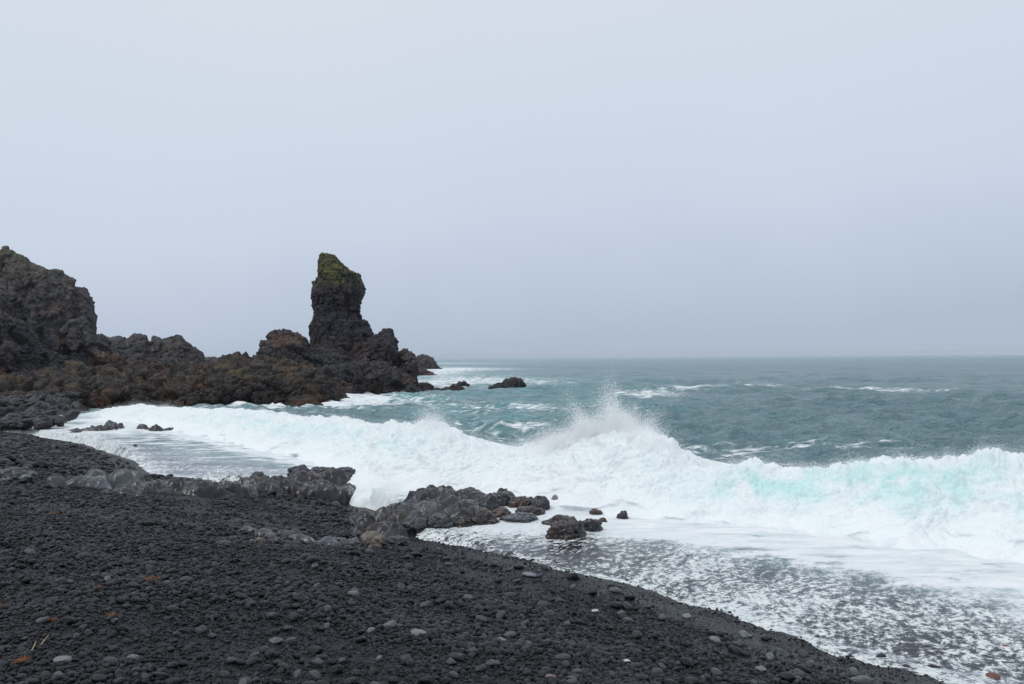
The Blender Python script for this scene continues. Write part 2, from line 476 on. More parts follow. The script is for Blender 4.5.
caps = (blob(650, 394, 34, 3.0, .75) + blob(690, 389, 18, 1.8, .7) + blob(745, 386, 30, 1.6, .85) + blob(885, 390, 62, 2.0, .6) + blob(660, 452, 110, 6, .24)
        + blob(820, 452, 130, 4, .26) + blob(500, 408, 60, 5, .40) + blob(430, 372, 40, 4, .75) + blob(470, 381, 60, 5, .62) + blob(390, 386, 60, 5, .8)
        + blob(345, 396, 40, 6, .9) + blob(460, 369, 60, 1.6, .6) + blob(540, 382, 50, 2.5, .35) + blob(400, 400, 60, 5, .35) + blob(300, 402, 60, 5, .9) + blob(200, 404, 120, 4, .6)
        + blob(440, 363.5, 80, 1.2, .35) + blob(600, 408, 50, 3, .3) + blob(520, 428, 60, 6, .35))
f_sea = f_sea + caps * (1.0 + .8 * fbm(Pxy * .35, 3, 61))
foam = np.where(dT < .5, f_s, f_sea)
aqua = np.clip(.95 * np.exp(-np.clip(dT - 1, 0, 99) / 5) * .5 + blob(440, 385, 150, 30, .8) + blob(520, 420, 120, 24, .42) + blob(560, 395, 200, 30, .28) + blob(430, 368, 60, 5, .3), 0, .85)
aqua = aqua * (0.8 + .8 * fbm(Pxy * .2, 3, 63)) + .18 * np.clip(wz, 0, 1) * off
thin = np.where(dT < .3, 1 - sstep(.25, .8, np.maximum(0, level - bz)), 0)
sea = mesh_np('sea', np.stack([x, y, z], 1), grid_faces(*X.shape)[:, ::-1], sea_mat(), attrs={'foam': np.clip(foam, 0, 1.15), 'aqua': np.clip(aqua, 0, 1), 'thin': thin, 'far': sstep(35, 220, np.hypot(x0, y0))})
tag(sea, 'choppy grey green sea with white water near the shore', None, None, 'structure')

# ------------------------------------------------------------------ breaking wave
us = np.concatenate([np.linspace(-40, 1150, 1640), np.geomspace(1151, 3000, 260)])
ns, nt = len(us), 260
tb = np.interp(us, [p[0] for p in sorted(TOE_PX)], np.interp([p[0] for p in sorted(TOE_PX)], [p[0] for p in sorted(TOE_PX)], [TV @ on_z(u, v, .05)[:2] for u, v in sorted(TOE_PX)]))
ta = np.interp(tb, TB, TA)
k = np.ones(41) / 41
pad = lambda q: np.convolve(np.pad(q, 20, 'edge'), k, 'valid')
tb, ta = pad(tb), pad(ta)
T0 = ta[:, None] * NV[None] + tb[:, None] * TV[None]
crest_xy = T0 + 2.0 * NV
cu, _ = proj(np.column_stack([crest_xy, np.ones(ns)]))
cv = np.interp(cu, CREST_PX[:, 0], CREST_PX[:, 1])
H = np.array([at(u_, v_, y_)[2] for u_, v_, y_ in zip(cu, cv, crest_xy[:, 1])])
H = np.where(cu > 1080, 1.22, H)
Hsm = np.maximum(pad(H), .12)
H = np.maximum((pad(.35 * H + .65 * Hsm) * .97 - .05) * (1 + .09 * fbm(np.column_stack([tb * .55, 0 * tb, 0 * tb]), 3, 88)), .12)
tt = np.linspace(0, 1, nt)
tk = np.array([0, .06, .14, .26, .40, .52, .62, .72, .82, .92, 1.0])
dk = np.array([-1.0, -.5, -.12, .32, .86, 1.4, 2.0, 2.8, 4.1, 5.9, 7.8])
zk = np.array([-.55, .03, .12, .33, .64, .88, 1.0, .90, .55, .16, -.10])
from bisect import bisect
D = np.interp(tt, tk, dk); Zp = np.interp(tt, tk, zk)
k9 = np.ones(15) / 15
D = np.convolve(np.pad(D, 7, 'edge'), k9, 'valid'); Zp = np.convolve(np.pad(Zp, 7, 'edge'), k9, 'valid')
wid = np.clip(H / 1.2, .35, 1.4)
Pg = np.zeros((ns, nt, 3))
Pg[:, :, :2] = T0[:, None, :] + (wid[:, None] * D[None, :])[:, :, None] * NV[None, None, :]
Pg[:, :, 2] = H[:, None] * Zp[None, :]
toe_j = .5 * fbm(np.column_stack([tb * .9, tb * 0, tb * 0]), 2, 70, .4)
front = np.exp(-((tt - .2) / .22) ** 2)
Pg[:, :, :2] += (toe_j[:, None] * front[None, :])[:, :, None] * NV
# the toe runs out in uneven tongues
tq = np.stack([Pg[:, :, 0].ravel() * .9, Pg[:, :, 1].ravel() * .9, Pg[:, :, 2].ravel() * .9], 1)
tg = fbm(tq, 3, 72).reshape(ns, nt) * np.exp(-((tt - .1) / .12) ** 2)[None, :] * .45
Pg[:, :, :2] += tg[:, :, None] * NV
Nn = grid_normals(Pg)
if Nn[ns // 2, nt // 2, 2] < 0: Nn = -Nn
fl = Pg.reshape(-1, 3)
env = (np.clip(Zp, 0, 1) ** .6)[None, :] * np.clip(H, .25, 1.5)[:, None]
env = env * np.where(tt > .75, np.clip((1 - tt) / .25, 0, 1) ** .5, 1)[None, :]
q = fl * np.array([1, 1, 1.25])
warp = np.stack([fbm(q * .8, 2, 200 + c) for c in range(3)], 1)
dsp = .14 * fbm(q * .95 + .45 * warp, 4, 71, .52, mode='billow') + .055 * fbm(q * 3.4 + .6 * warp, 4, 75, .55, mode='billow') + .018 * fbm(q * 14, 3, 81, .6)
Pg = Pg + (dsp.reshape(ns, nt) * env)[:, :, None] * Nn
# ragged lip along the crest
lip = np.exp(-((tt - .6) / .09) ** 2)
rag = fbm(np.column_stack([tb * 2.2, 0 * tb, 0 * tb]), 4, 90, .6)
Pg[:, :, 2] += (rag * .10 * H)[:, None] * lip[None, :]
un = us[:, None] * np.ones((1, nt))
aqb = (np.exp(-((tt - .44) / .16) ** 2)[None, :] * np.interp(us, [0, 150, 250, 340, 420, 560, 660, 720, 900, 980, 1040], [.1, .2, .6, .5, .15, .05, .3, 1, 1, .8, .6])[:, None])
bw = mesh_np('breaking_wave', Pg.reshape(-1, 3), grid_faces(ns, nt), breaker_mat(), attrs={'aqua': aqb.ravel()})
tag(bw, 'white breaking wave rolling onto the beach', None, None, 'structure')

# ------------------------------------------------------------------ spray
def tets(C, S, seed=0):
    g = np.random.default_rng(seed)
    base = np.array([[1, 1, 1], [1, -1, -1], [-1, 1, -1], [-1, -1, 1]], float) / 1.732
    n = len(C)
    ax = g.normal(size=(n, 3)); ax /= np.linalg.norm(ax, axis=1, keepdims=True)
    an = g.uniform(0, 6.28, n)
    K = np.zeros((n, 3, 3)); K[:, 0, 1] = -ax[:, 2]; K[:, 0, 2] = ax[:, 1]; K[:, 1, 0] = ax[:, 2]; K[:, 1, 2] = -ax[:, 0]; K[:, 2, 0] = -ax[:, 1]; K[:, 2, 1] = ax[:, 0]
    Rm = np.eye(3)[None] + np.sin(an)[:, None, None] * K + (1 - np.cos(an))[:, None, None] * (K @ K)
    V = np.einsum('nij,kj->nki', Rm, base) * S[:, None, None] + C[:, None, :]
    f = np.array([[0, 1, 2], [0, 3, 1], [0, 2, 3], [1, 3, 2]])
    return V.reshape(-1, 3), (np.arange(n)[:, None, None] * 4 + f[None]).reshape(-1, 3)

def spray_cloud():
    g = np.random.default_rng(19)
    C, S = [], []
    crest = Pg[:, int(.6 * nt), :]
    cu2, _ = proj(crest)
    # (u centre, u spread, height, count, size)
    jets = [(578, 7, .50, 40000), (594, 6, .66, 46000), (606, 6, .80, 56000), (617, 6, .66, 46000), (630, 8, .46, 36000), (648, 14, .30, 24000), (608, 26, .40, 60000), (580, 34, .34, 60000), (634, 28, .38, 50000), (550, 6, .42, 22000), (562, 6, .52, 26000), (556, 22, .30, 24000), (536, 36, .28, 26000), (424, 6, .40, 18000), (436, 6, .46, 20000), (430, 22, .30, 24000), (450, 30, .30, 16000), (412, 40, .22, 16000),
            (150, 12, .30, 9000), (163, 26, .15, 8000), (245, 60, .10, 10000), (350, 40, .14, 10000), (500, 40, .16, 12000), (690, 50, .14, 14000), (760, 40, .11, 10000),
            (850, 26, .14, 12000), (915, 46, .16, 18000), (985, 40, .14, 12000), (1060, 50, .15, 8000)]
    for uc, su, h, n in jets:
        # a jet is a handful of separate streaks thrown up and back from the lip
        ns_ = max(6, int(su / 1.5))
        cu_ = uc + g.normal(0, su * .75, ns_); hh = h * np.clip(g.gamma(3.0, .33, ns_), .3, 1.5); wd = g.uniform(.03, .12, ns_); lean = g.normal(0, .4, ns_)
        k_ = g.integers(0, ns_, n)
        i = np.searchsorted(cu2, cu_[k_]).clip(0, ns - 1) if cu2[-1] > cu2[0] else np.interp(cu_[k_], cu2[::-1], np.arange(ns)[::-1]).astype(int)
        p = crest[i].copy()
        t = g.beta(1.0, 2.7, n)
        z_ = t * hh[k_] * 1.5
        r_ = wd[k_] * (.5 + 1.8 * t)
        p[:, :2] += g.normal(0, 1, (n, 2)) * r_[:, None] + (g.normal(.15, .22, n))[:, None] * NV + (lean[k_] * z_)[:, None] * TV
        p[:, 2] += z_ - .12
        C.append(p); S.append(np.where(g.random(n) < .84, g.lognormal(-5.7, .35, n), g.lognormal(-5.05, .35, n)))
    # fine haze of drops along the whole lip and face
    n = 90000
    i = (g.beta(1.2, 1.0, n) * (ns - 1)).astype(int)
    jj = (g.uniform(.14, .72, n) * nt).astype(int)
    p = Pg[i, jj] + g.normal(0, .05, (n, 3)) + np.column_stack([NV[0] * -.06 * np.ones(n), NV[1] * -.06 * np.ones(n), np.abs(g.normal(0, .09, n))])
    C.append(p); S.append(g.lognormal(-5.75, .35, n))
    n = 90000
    i = (g.beta(1.2, 1.0, n) * (ns - 1)).astype(int)
    jj = (g.uniform(.52, .66, n) * nt).astype(int)
    loc = .5 + .9 * np.clip(fbm(np.column_stack([tb[i] * 1.7, 0 * tb[i], 0 * tb[i]]), 3, 95) + .3, 0, 1.2)
    p = Pg[i, jj] + g.normal(0, .04, (n, 3)); p[:, 2] += g.exponential(.075, n) * loc
    C.append(p); S.append(g.lognormal(-5.75, .35, n))
    # splash where the wave meets the shore rocks
    for (u, v, du, dv, n) in [(372, 482, 14, 16, 9000), (420, 480, 40, 14, 12000), (470, 484, 40, 12, 12000), (530, 492, 30, 14, 9000), (585, 500, 30, 12, 9000), (348, 477, 8, 10, 2500), (640, 508, 30, 8, 5000)]:
        for _ in range(6):
            uu_, vv_ = u + g.normal(0, du * .6), v + abs(g.normal(0, dv * .35))
            c = on_z(uu_, vv_ + 6, .1); c[:2] += NV * .6
            m_ = n // 6
            p = c + np.column_stack([g.normal(0, .16, m_), g.normal(0, .16, m_), np.abs(g.normal(0, .17, m_))])
            C.append(p); S.append(g.lognormal(-5.95, .4, m_))
    # surf bursting on the rocks below the stack
    for (u, v, h, n) in [(405, 388, 1.2, 1400), (384, 385, 1.0, 900), (352, 392, .8, 900), (313, 398, .7, 900), (425, 386, .7, 700), (416, 362, 1.5, 700)]:
        c = on_z(u, v + 3, 0.0)
        p = c + np.column_stack([g.normal(0, .35, n), g.normal(0, .35, n), np.abs(g.normal(0, h * .5, n))])
        C.append(p); S.append(g.lognormal(-4.2, .3, n))
    return np.concatenate(C), np.concatenate(S)
C, S = spray_cloud()
V, Fc = tets(C, S)
spray = mesh_np('spray', V, Fc, spray_mat(), smooth=False)
tag(spray, 'white spray flung up from the breaking wave', None, None, 'stuff')

# ------------------------------------------------------------------ rocks of the headland
def crag(P, N, amp, scale, seed, block=1.0, tall=1.0, fine=1.0):
    """displacement of a craggy lava face: tilted flat facets in two sizes, cracks between them, a little grain"""
    P = P * np.array([1, 1, tall])
    w = np.stack([fbm(P / scale * .7, 2, seed + 50 + c) for c in range(3)], 1)
    def facets(Q, sd):
        f1, f2, idv, off = worley(Q, sd, True)
        g = np.stack([np.sin(idv * 131.7), np.sin(idv * 311.3 + 1), np.sin(idv * 517.9 + 2)], 1)
        return 1.1 * (idv - .5) + .75 * (off * g).sum(1) + .35 * (sstep(0, .12, f2 - f1) - 1)
    d = block * .85 * facets(P / scale + .22 * w, seed)
    d += block * .42 * facets(P / scale * 2.7 + .2 * w, seed + 7)
    d += block * .18 * facets(P / scale * 6.5 + .2 * w, seed + 9)
    d += .40 * fbm(P / scale * .8, 3, seed + 20, .5)
    d += .10 * fine * fbm(P / scale * 9, 3, seed + 30, .6)
    return d * amp

def ridge_mass(name, prof, D, base_z, mat, seed, wf=(1.0, .6), wb=(.8, .6), e=.55, amp=.6, scale=2.2, ns=260, nt=200, block=1.0, label=None, cat='rock', slack=0):
    """a rock mass under a skyline profile; prof is (pixel column, pixel row) on the ridge at distance D (a number or a list along the profile)"""
    prof = np.array(prof, float)
    us = np.linspace(prof[0, 0], prof[-1, 0], ns)
    vs = np.interp(us, prof[:, 0], prof[:, 1])
    Dv = np.full(ns, float(D)) if np.isscalar(D) else np.interp(us, [d[0] for d in D], [d[1] for d in D])
    top = np.array([at(u, v, d) for u, v, d in zip(us, vs, Dv)])
    bz = base_z - .8
    h = np.maximum(top[:, 2] - amp * .35 - bz, .3)
    th = np.linspace(0, math.pi, nt)
    sn, cs = np.sin(th), np.cos(th)
    zz = sn ** e
    Pg = np.zeros((ns, nt, 3))
    front = wf[0] + wf[1] * h; back = wb[0] + wb[1] * h
    yoff = np.where(cs > 0, -front[:, None] * np.sign(cs) * np.abs(cs) ** 1.0, back[:, None] * np.abs(cs))
    Pg[:, :, 0] = top[:, 0][:, None] + yoff * (top[:, 0] / Dv)[:, None]
    Pg[:, :, 1] = Dv[:, None] + yoff
    Pg[:, :, 2] = bz + h[:, None] * zz[None, :]
    # close the two ends
    endf = np.minimum(1, np.minimum(np.arange(ns), np.arange(ns)[::-1]) / 6.0) ** .5
    Pg[:, :, 2] = bz + (Pg[:, :, 2] - bz) * endf[:, None]
    Nn = grid_normals(Pg)
    if Nn[ns // 2, nt // 2, 2] < 0: Nn = -Nn
    fl = Pg.reshape(-1, 3)
    d = crag(fl, None, amp, scale, seed, block).reshape(ns, nt)
    Pg = Pg + d[:, :, None] * Nn * np.array([1, 1, .75])
    o = mesh_np(name, Pg.reshape(-1, 3), grid_faces(ns, nt), mat)
    return tag(o, label, cat)

ridge_mass('sea_cliff', [(-90, 236), (-50, 240), (-20, 246), (0, 249), (5, 248.5), (17, 254), (29, 261), (40, 264.5), (45, 265.5), (48.4, 270), (56, 270), (65, 273.5), (73, 276.5), (74, 286), (79, 286.5), (84, 287.5), (87, 291.5),
           (88.5, 297), (93, 304.5), (94.5, 313), (95.5, 333), (96, 352)], 175, 1.0, MAT_CLIFF, 101, wf=(1, .55), wb=(6, .9), e=.42, amp=1.05, scale=3.6, ns=330, nt=260,
           label='tall brown sea cliff, highest rock at the far left behind the dark slope', cat='cliff')
ridge_mass('lava_slope', [(-80, 268), (-40, 277), (0, 287), (7, 290.5), (13.5, 297), (20, 305.5), (22.5, 316), (29, 321.5), (38, 330.5), (45, 337.5), (52, 344.5), (62, 352), (76, 361), (90, 372)], 78, 1.2, MAT_DARK, 113,
           wf=(1, 1.6), wb=(4, .8), e=.8, amp=.85, scale=2.6, ns=340, nt=300, label='black craggy lava slope at the left edge in front of the tall cliff', cat='rock slope')
ridge_mass('lava_knoll', [(40, 352), (50, 343), (56, 338), (63, 336), (67.5, 326), (74, 321), (81, 329), (90, 333.5), (99, 336), (104, 340), (110, 345), (119, 354), (140, 352), (160, 355), (180, 357), (196, 360), (206, 366)], 84, 1.2, MAT_DARK, 127,
           wf=(1, 1.1), wb=(3, .8), e=.75, amp=.7, scale=2.0, ns=260, nt=200, label='dark lava knoll with a rusty patch below the cliff end', cat='rock')
ridge_mass('rock_ridge', [(96, 345), (106, 338), (117, 335), (126, 338), (131.7, 333.5), (137, 332.4), (146, 334.6), (147.8, 340), (152, 339), (153.5, 334.6), (158.7, 335.8), (160.5, 339), (166, 337), (173, 335.8), (180, 334.6), (185.7, 340),
           (193.6, 347), (202.6, 352.7), (205, 360)], 150, 1.0, MAT_CLIFF, 139, wf=(1, .7), wb=(3, .8), e=.5, amp=.6, scale=2.2, ns=300, nt=200,
           label='hazy notched rock ridge between the tall cliff and the sea stack', cat='rock ridge')
ridge_mass('low_ridge', [(195, 361), (204, 357.5), (214, 356), (230, 358.5), (245, 357), (262, 357), (275, 360)], 175, .6, MAT_CLIFF, 149, wf=(1, .9), wb=(3, .8), e=.7, amp=.5, scale=2.5, ns=160, nt=100,
           label='distant low ridge showing faintly left of the stack base', cat='rock ridge')
ridge_mass('lava_platform', [(-90, 376), (-30, 375), (0, 374), (18, 371), (34, 373), (52, 368), (66, 367), (74, 365), (82, 369), (98, 374), (110, 370), (122, 373), (134, 367), (141, 364), (150, 369), (166, 371), (180, 366), (192, 364), (204, 366), (216, 363), (228, 360), (238, 358.5), (255, 356), (280, 358), (305, 362), (330, 372), (352, 386)],
           [(-90, 57), (0, 60), (150, 66), (352, 73)], .05, MAT_LAVA, 157, wf=(8.5, 1.6), wb=(4, 1.0), e=.6, amp=.8, scale=2.0, ns=640, nt=330,
           label='rust brown mossy lava platform running along the water below the cliffs', cat='rock platform')
ridge_mass('lava_mound', [(236, 368), (244.8, 359), (256, 357), (259.4, 351.4), (264, 345), (268.4, 339), (270.6, 332.5), (276, 330.5), (280.8, 329), (287.5, 329), (296.5, 332.3), (305.5, 339), (310, 343.5), (316.8, 345.8), (326, 349), (337, 352.5),
           (346, 359), (355, 366), (362, 376), (368, 386)], [(236, 73), (368, 77)], 0, MAT_DARK, 163, wf=(1.5, .75), wb=(3, .8), e=.66, amp=.62, scale=1.7, ns=300, nt=220,
           label='rounded dark lava mound left of the sea stack foot', cat='rock')
ridge_mass('lava_shoulder', [(352, 352), (362, 343), (368, 339), (373, 335.5), (379.8, 332.3), (385.4, 328), (388.8, 327.3), (392, 334.5), (394.4, 343.5), (397.8, 350.3), (406.8, 348), (412.4, 352.5), (414, 361.5), (413, 370.5), (411.6, 381), (414, 390)], [(352, 84), (414, 81)], 0,
           MAT_STACK, 173, wf=(1.5, .45), wb=(3, .6), e=.55, amp=.55, scale=1.5, ns=300, nt=220, label='dark rock shoulder with a small horn, right of the sea stack', cat='rock')
ridge_mass('lava_skirt', [(290, 378), (305, 372), (320, 366), (335, 364), (350, 362), (366, 360), (380, 362), (395, 366), (406, 374), (414, 384), (420, 391)], [(290, 71), (420, 77)], 0, MAT_DARK, 177,
           wf=(2.2, .7), wb=(4, .6), e=.62, amp=.6, scale=1.3, ns=300, nt=180, label='low dark rock apron at the foot of the sea stack, washed by surf', cat='rock')
ridge_mass('headland_tip', [(410, 365), (414.7, 359.3), (418, 355), (424.8, 353.5), (431.5, 356.5), (436, 362), (441.7, 367.5), (445, 371)], 235, 0, MAT_CLIFF, 181, wf=(1, .7), wb=(2, .7), e=.6, amp=.7, scale=2.5, ns=120, nt=100,
           label='hazy rock islet at the far tip of the headland', cat='rock')
ridge_mass('surf_rock', [(402, 370), (412, 363), (418, 365), (423.6, 367.5), (430, 370), (436, 374), (440, 377)], 150, 0, MAT_DARK, 187, wf=(1, .7), wb=(2, .7), e=.6, amp=.45, scale=1.6, ns=120, nt=100,
           label='dark low wedge of rock in the surf just below the far islet', cat='rock')
def low_rock(prof, D, seed, label, mat=MAT_DARK, amp=.28, scale=.8, ns=120):
    o = ridge_mass('surf_rock', prof, D, 0, mat, seed, wf=(.6, .8), wb=(.8, .8), e=.6, amp=amp, scale=scale, ns=ns, nt=90, label=label)
    o['group'] = 'low rocks standing in the surf'
low_rock([(486, 389), (491, 385.5), (497, 383.5), (504, 382), (508, 378.5), (514, 376.8), (520, 377.2), (523, 380), (525, 387)], 84, 191, 'small dark brown rock standing alone in open water right of the headland')
low_rock([(413, 392), (416, 386), (421, 383), (426, 382), (431, 385), (434, 391)], 77, 193, 'rounded dark rock in the surf at the right foot of the headland')
low_rock([(430, 391), (436, 386.5), (440, 388), (446, 386), (452, 385), (457, 384.5), (462, 387), (466, 391)], 79, 195, 'long low chain of dark rock between the headland foot and the lone rock')
low_rock([(455, 386), (459, 381), (464, 381), (468, 383.5), (471, 387)], 92, 197, 'tiny dark rock tip just behind the long low chain of rock')
low_rock([(392, 394), (400, 388), (407, 385), (412, 384), (418, 388), (424, 394)], 73, 199, 'dark wave washed rock at the waterline under the rock shoulder')
low_rock([(268, 408), (280, 402), (292, 397), (304, 394), (312, 397), (318, 402), (322, 409)], 57, 201, 'brown rock shelf at the waterline under the lava mound', MAT_LAVA)
low_rock([(322, 399), (332, 395), (340, 397), (346, 400)], 64, 203, 'flat dark rock awash in front of the lava apron')
low_rock([(285, 404), (298, 399), (309, 398), (318, 404), (320, 409)], 55, 205, 'small brown rock in the foam before the brown rock shelf', MAT_LAVA)

# the sea stack, built from level slices that lean and swell
def sea_stack():
    rows_ = [(255.5, 320, 331), (257, 317.8, 333.5), (262.5, 316.8, 341.5), (267, 316.3, 347), (271, 316, 353), (274, 315.7, 359), (280, 315.2, 361), (287, 314.2, 364), (294, 313, 365), (300.8, 312.4, 362), (304, 312.6, 361), (307.5, 313.2, 360),
             (313, 313.8, 359.5), (315, 314, 362), (320, 312.5, 363), (322, 312, 368), (328, 312, 369.5), (334.5, 311.4, 373), (343.5, 311, 377), (352, 309, 384), (365, 307, 394), (378, 304, 404), (394, 300, 412)]
    D = 84.0
    zs = np.array([at(340, v, D)[2] for v, a_, b_ in rows_]); xl = np.array([at(a_, v, D)[0] for v, a_, b_ in rows_]); xr = np.array([at(b_, v, D)[0] for v, a_, b_ in rows_])
    o = np.argsort(zs); zs, xl, xr = zs[o], xl[o], xr[o]
    nz, na = 420, 360
    zz = np.linspace(zs[0] - 1, zs[-1], nz)
    L, Rr = np.interp(zz, zs, xl) + .1, np.interp(zz, zs, xr) - .1
    cx, rx = (L + Rr) / 2, (Rr - L) / 2
    ry = np.maximum(.62 * rx + .5, .5) * np.interp(zz, [zs[-1] - 1.2, zs[-1]], [1, .75])
    an = np.linspace(0, 2 * math.pi, na)
    c, s = np.cos(an), np.sin(an)
    ex = .75
    c = np.sign(c) * np.abs(c) ** ex; s = np.sign(s) * np.abs(s) ** ex
    Pg = np.zeros((nz + 14, na, 3))
    Pg[:nz, :, 0] = cx[:, None] + rx[:, None] * c; Pg[:nz, :, 1] = D + ry[:, None] * s; Pg[:nz, :, 2] = zz[:, None]
    for k_ in range(14):
        f = 1 - (k_ + 1) / 14
        Pg[nz + k_, :, 0] = cx[-1] + rx[-1] * c * f; Pg[nz + k_, :, 1] = D + ry[-1] * s * f; Pg[nz + k_, :, 2] = zz[-1] + .12 * (1 - f * f)
    Nn = grid_normals(Pg)
    mid = Nn[nz // 2, :, :2] * np.stack([c, s], 1)
    if mid.sum() < 0: Nn = -Nn
    fl = Pg.reshape(-1, 3)
    d = crag(fl, None, .27, 1.05, 217, 1.0, .6, 1.8).reshape(Pg.shape[:2])
    d[:, -1] = d[:, 0]
    tp = np.linspace(0, 1, nz + 14)
    Pg = Pg + d[:, :, None] * Nn * np.where(tp > .985, .5, 1)[:, None, None]
    o = mesh_np('sea_stack', Pg.reshape(-1, 3), grid_faces(nz + 14, na), MAT_STACK)
    tag(o, 'tall leaning rock stack with a mossy green top, standing up against the sky', 'sea stack')
sea_stack()

# ------------------------------------------------------------------ shore rocks
def boulder_mesh(name, seed, sub=5, facet=.11, lump=.16, mat=None):
    V, Fc = ico(sub)
    n = fbm(V * 1.1 + seed * 3.1, 3, seed, .5)
    f1, f2, idv = worley(V * 1.35 + seed * 1.7, seed)
    n2 = fbm(V * 4.5 + seed, 4, seed + 5, .55)
    n3 = fbm(V * 2.3 + seed, 3, seed + 8, .5, mode='ridge')
    r = 1 + lump * 1.5 * n + facet * (idv - .5) * sstep(0, .3, f2 - f1) - facet * .7 * (1 - sstep(0, .16, f2 - f1)) + .045 * n2 + .05 * n3
    W = V * r[:, None]
    W = W / np.abs(W[:, 0]).max()
    return W, Fc

def boulder(name, u, v, w, h, seed, mat, label, dep=.75, sub=5, sink=.38, yaw=None, facet=.15, lump=.24, group=None, cat='boulder', p=None):
    """a boulder whose foot is seen at pixel (u, v), w wide and h tall in pixels"""
    g = random.Random(seed)
    p = hit_beach(u, v) if p is None else p
    k_ = p[1] / FPX
    rx = w * k_ / 2; hz = h * k_ * .85
    W, Fc = boulder_mesh(name, seed, sub, facet, lump)
    zt, zb = W[:, 2].max(), W[:, 2].min()
    W = W * np.array([rx, rx * dep, hz / ((1 - sink) * (zt - zb))])
    W[:, 2] -= W[:, 2].min() + (W[:, 2].max() - W[:, 2].min()) * sink
    o = mesh_np(name, W, Fc, mat)
    o.location = (p[0], p[1] + rx * dep * .8, p[2]); o.rotation_euler = (0, 0, g.uniform(-.5, .5) if yaw is None else yaw)
    return tag(o, label, cat, group)

def outcrop(name, lumps, seed, mat, label, amp=.07, res=.022, cat='rock outcrop', warp=.16):
    """one sheet of bedrock, lumps = (u, v of foot, w, h, depth ratio) in pixels"""
    L = []
    for (u, v, w, h, dr) in lumps:
        p = hit_beach(u, v); k_ = p[1] / FPX
        L.append((p[0], p[1] + w * k_ / 2 * dr * .8, p[2], w * k_ / 2, w * k_ / 2 * dr, h * k_ * .74))
    kids = random.Random(seed)
    for (cx, cy, cz, rx, ry, h) in list(L):
        for _ in range(12):
            ax_, ay_ = kids.uniform(-.85, .85), kids.uniform(-.85, .85)
            if ax_ * ax_ + ay_ * ay_ > .8: continue
            k_ = kids.uniform(.13, .38); top_ = (h + .35) * (1 - ax_ * ax_ - ay_ * ay_) ** .55 - .35
            L.append((cx + rx * ax_, cy + ry * ay_, cz, rx * k_, max(ry * k_, rx * k_ * .7), top_ + rx * k_ * kids.uniform(.12, .38)))
    L = np.array(L)
    x0_, x1_ = (L[:, 0] - L[:, 3]).min() - .3, (L[:, 0] + L[:, 3]).max() + .3
    y0_, y1_ = (L[:, 1] - L[:, 4]).min() - .3, (L[:, 1] + L[:, 4]).max() + .3
    nx, ny = min(520, int((x1_ - x0_) / res)), min(420, int((y1_ - y0_) / res))
    X, Y = np.meshgrid(np.linspace(x0_, x1_, nx), np.linspace(y0_, y1_, ny), indexing='ij')
    x, y = X.ravel(), Y.ravel()
    P2 = np.stack([x, y, 0 * x], 1)
    wx = x + warp * fbm(P2 * 1.6, 3, seed + 1); wy = y + warp * fbm(P2 * 1.6, 3, seed + 2)
    ground = beach_z(x, y, False)
    z = ground - .35
    for (cx, cy, cz, rx, ry, h) in L:
        rr = ((wx - cx) / rx) ** 2 + ((wy - cy) / ry) ** 2
        gz = np.maximum(ground, cz); z = np.maximum(z, np.where(rr < 1, gz - .35 + (h + .35) * np.clip(1 - rr, 0, 1) ** .55, -9))
    P3 = np.stack([x, y, z * 1.3], 1)
    f1, f2, idv = worley(P3 * 1.7, seed + 3)
    g1, g2, idg = worley(P3 * 4.2, seed + 6)
    env = np.clip((z - ground + .12) / .2, 0, 1)
    z = z + env * .85 * amp * (1.2 * (idv - .5) + 1.0 * sstep(0, .4, f2 - f1) - .7 + .4 * (idg - .5) + .4 * sstep(0, .4, g2 - g1) - .25 + .6 * fbm(P3 * 2.4, 5, seed + 4, .5))
    # one closed sheet: edges run below the shingle
    o = mesh_np(name, np.stack([x, y, z], 1), grid_faces(nx, ny), mat)
    return tag(o, label, cat)

# left group
outcrop('rock_outcrop', [(78, 489, 66, 14, .6), (70, 488, 34, 14, .8), (92, 488, 40, 24, .7), (112, 489, 46, 25, .7), (128, 487, 30, 20, .8), (50, 488, 30, 15, .8)], 301, MAT_GREY,
        'smooth grey humped outcrop on the shingle at the left, before the wash', amp=.06)
boulder('boulder', 3, 483, 44, 17, 311, MAT_GREY, 'smooth pale grey boulder cut by the left edge of the photo', sink=.3)
boulder('boulder', 16, 483, 16, 8, 312, MAT_GREY, 'small grey rock touching the boulder at the left edge', sink=.3)
# ridge along the wash
outcrop('rock_outcrop', [(112, 496, 56, 9, .6), (140, 494, 60, 10, .7), (165, 492, 60, 16, .7), (190, 496, 70, 14, .7), (215, 495, 60, 15, .7), (225, 497, 44, 18, .8), (250, 494, 60, 22, .6), (255, 482, 34, 14, .8), (240, 498, 36, 17, .9),
                        (275, 490, 60, 15, .6), (300, 486, 50, 18, .7), (312, 490, 80, 10, .5), (330, 482, 50, 14, .6), (345, 488, 36, 7, .6), (302, 481, 50, 14, .6), (326, 479, 50, 12, .6), (343, 480, 30, 9, .7)], 321, MAT_WET,
        'long low dark outcrop along the edge of the small bay', amp=.09)
boulder('boulder', 297, 480, 26, 17, 331, MAT_WET, 'dark pointed boulder on the far end of the long outcrop', sink=.25)
boulder('boulder', 320, 479, 32, 14, 332, MAT_WET, 'low dark boulder beside the spray at the right end of the long outcrop', sink=.25)
boulder('boulder', 344, 478, 24, 12, 333, MAT_WET, 'last dark rock of the long outcrop, half in the spray', sink=.25)
boulder('boulder', 227, 497, 22, 15, 334, MAT_GREY, 'bluish grey smooth boulder at the front of the long outcrop', sink=.25)
boulder('boulder', 322, 489, 26, 7, 335, MAT_WET, 'flat wet rock in the foam below the long outcrop', sink=.3)
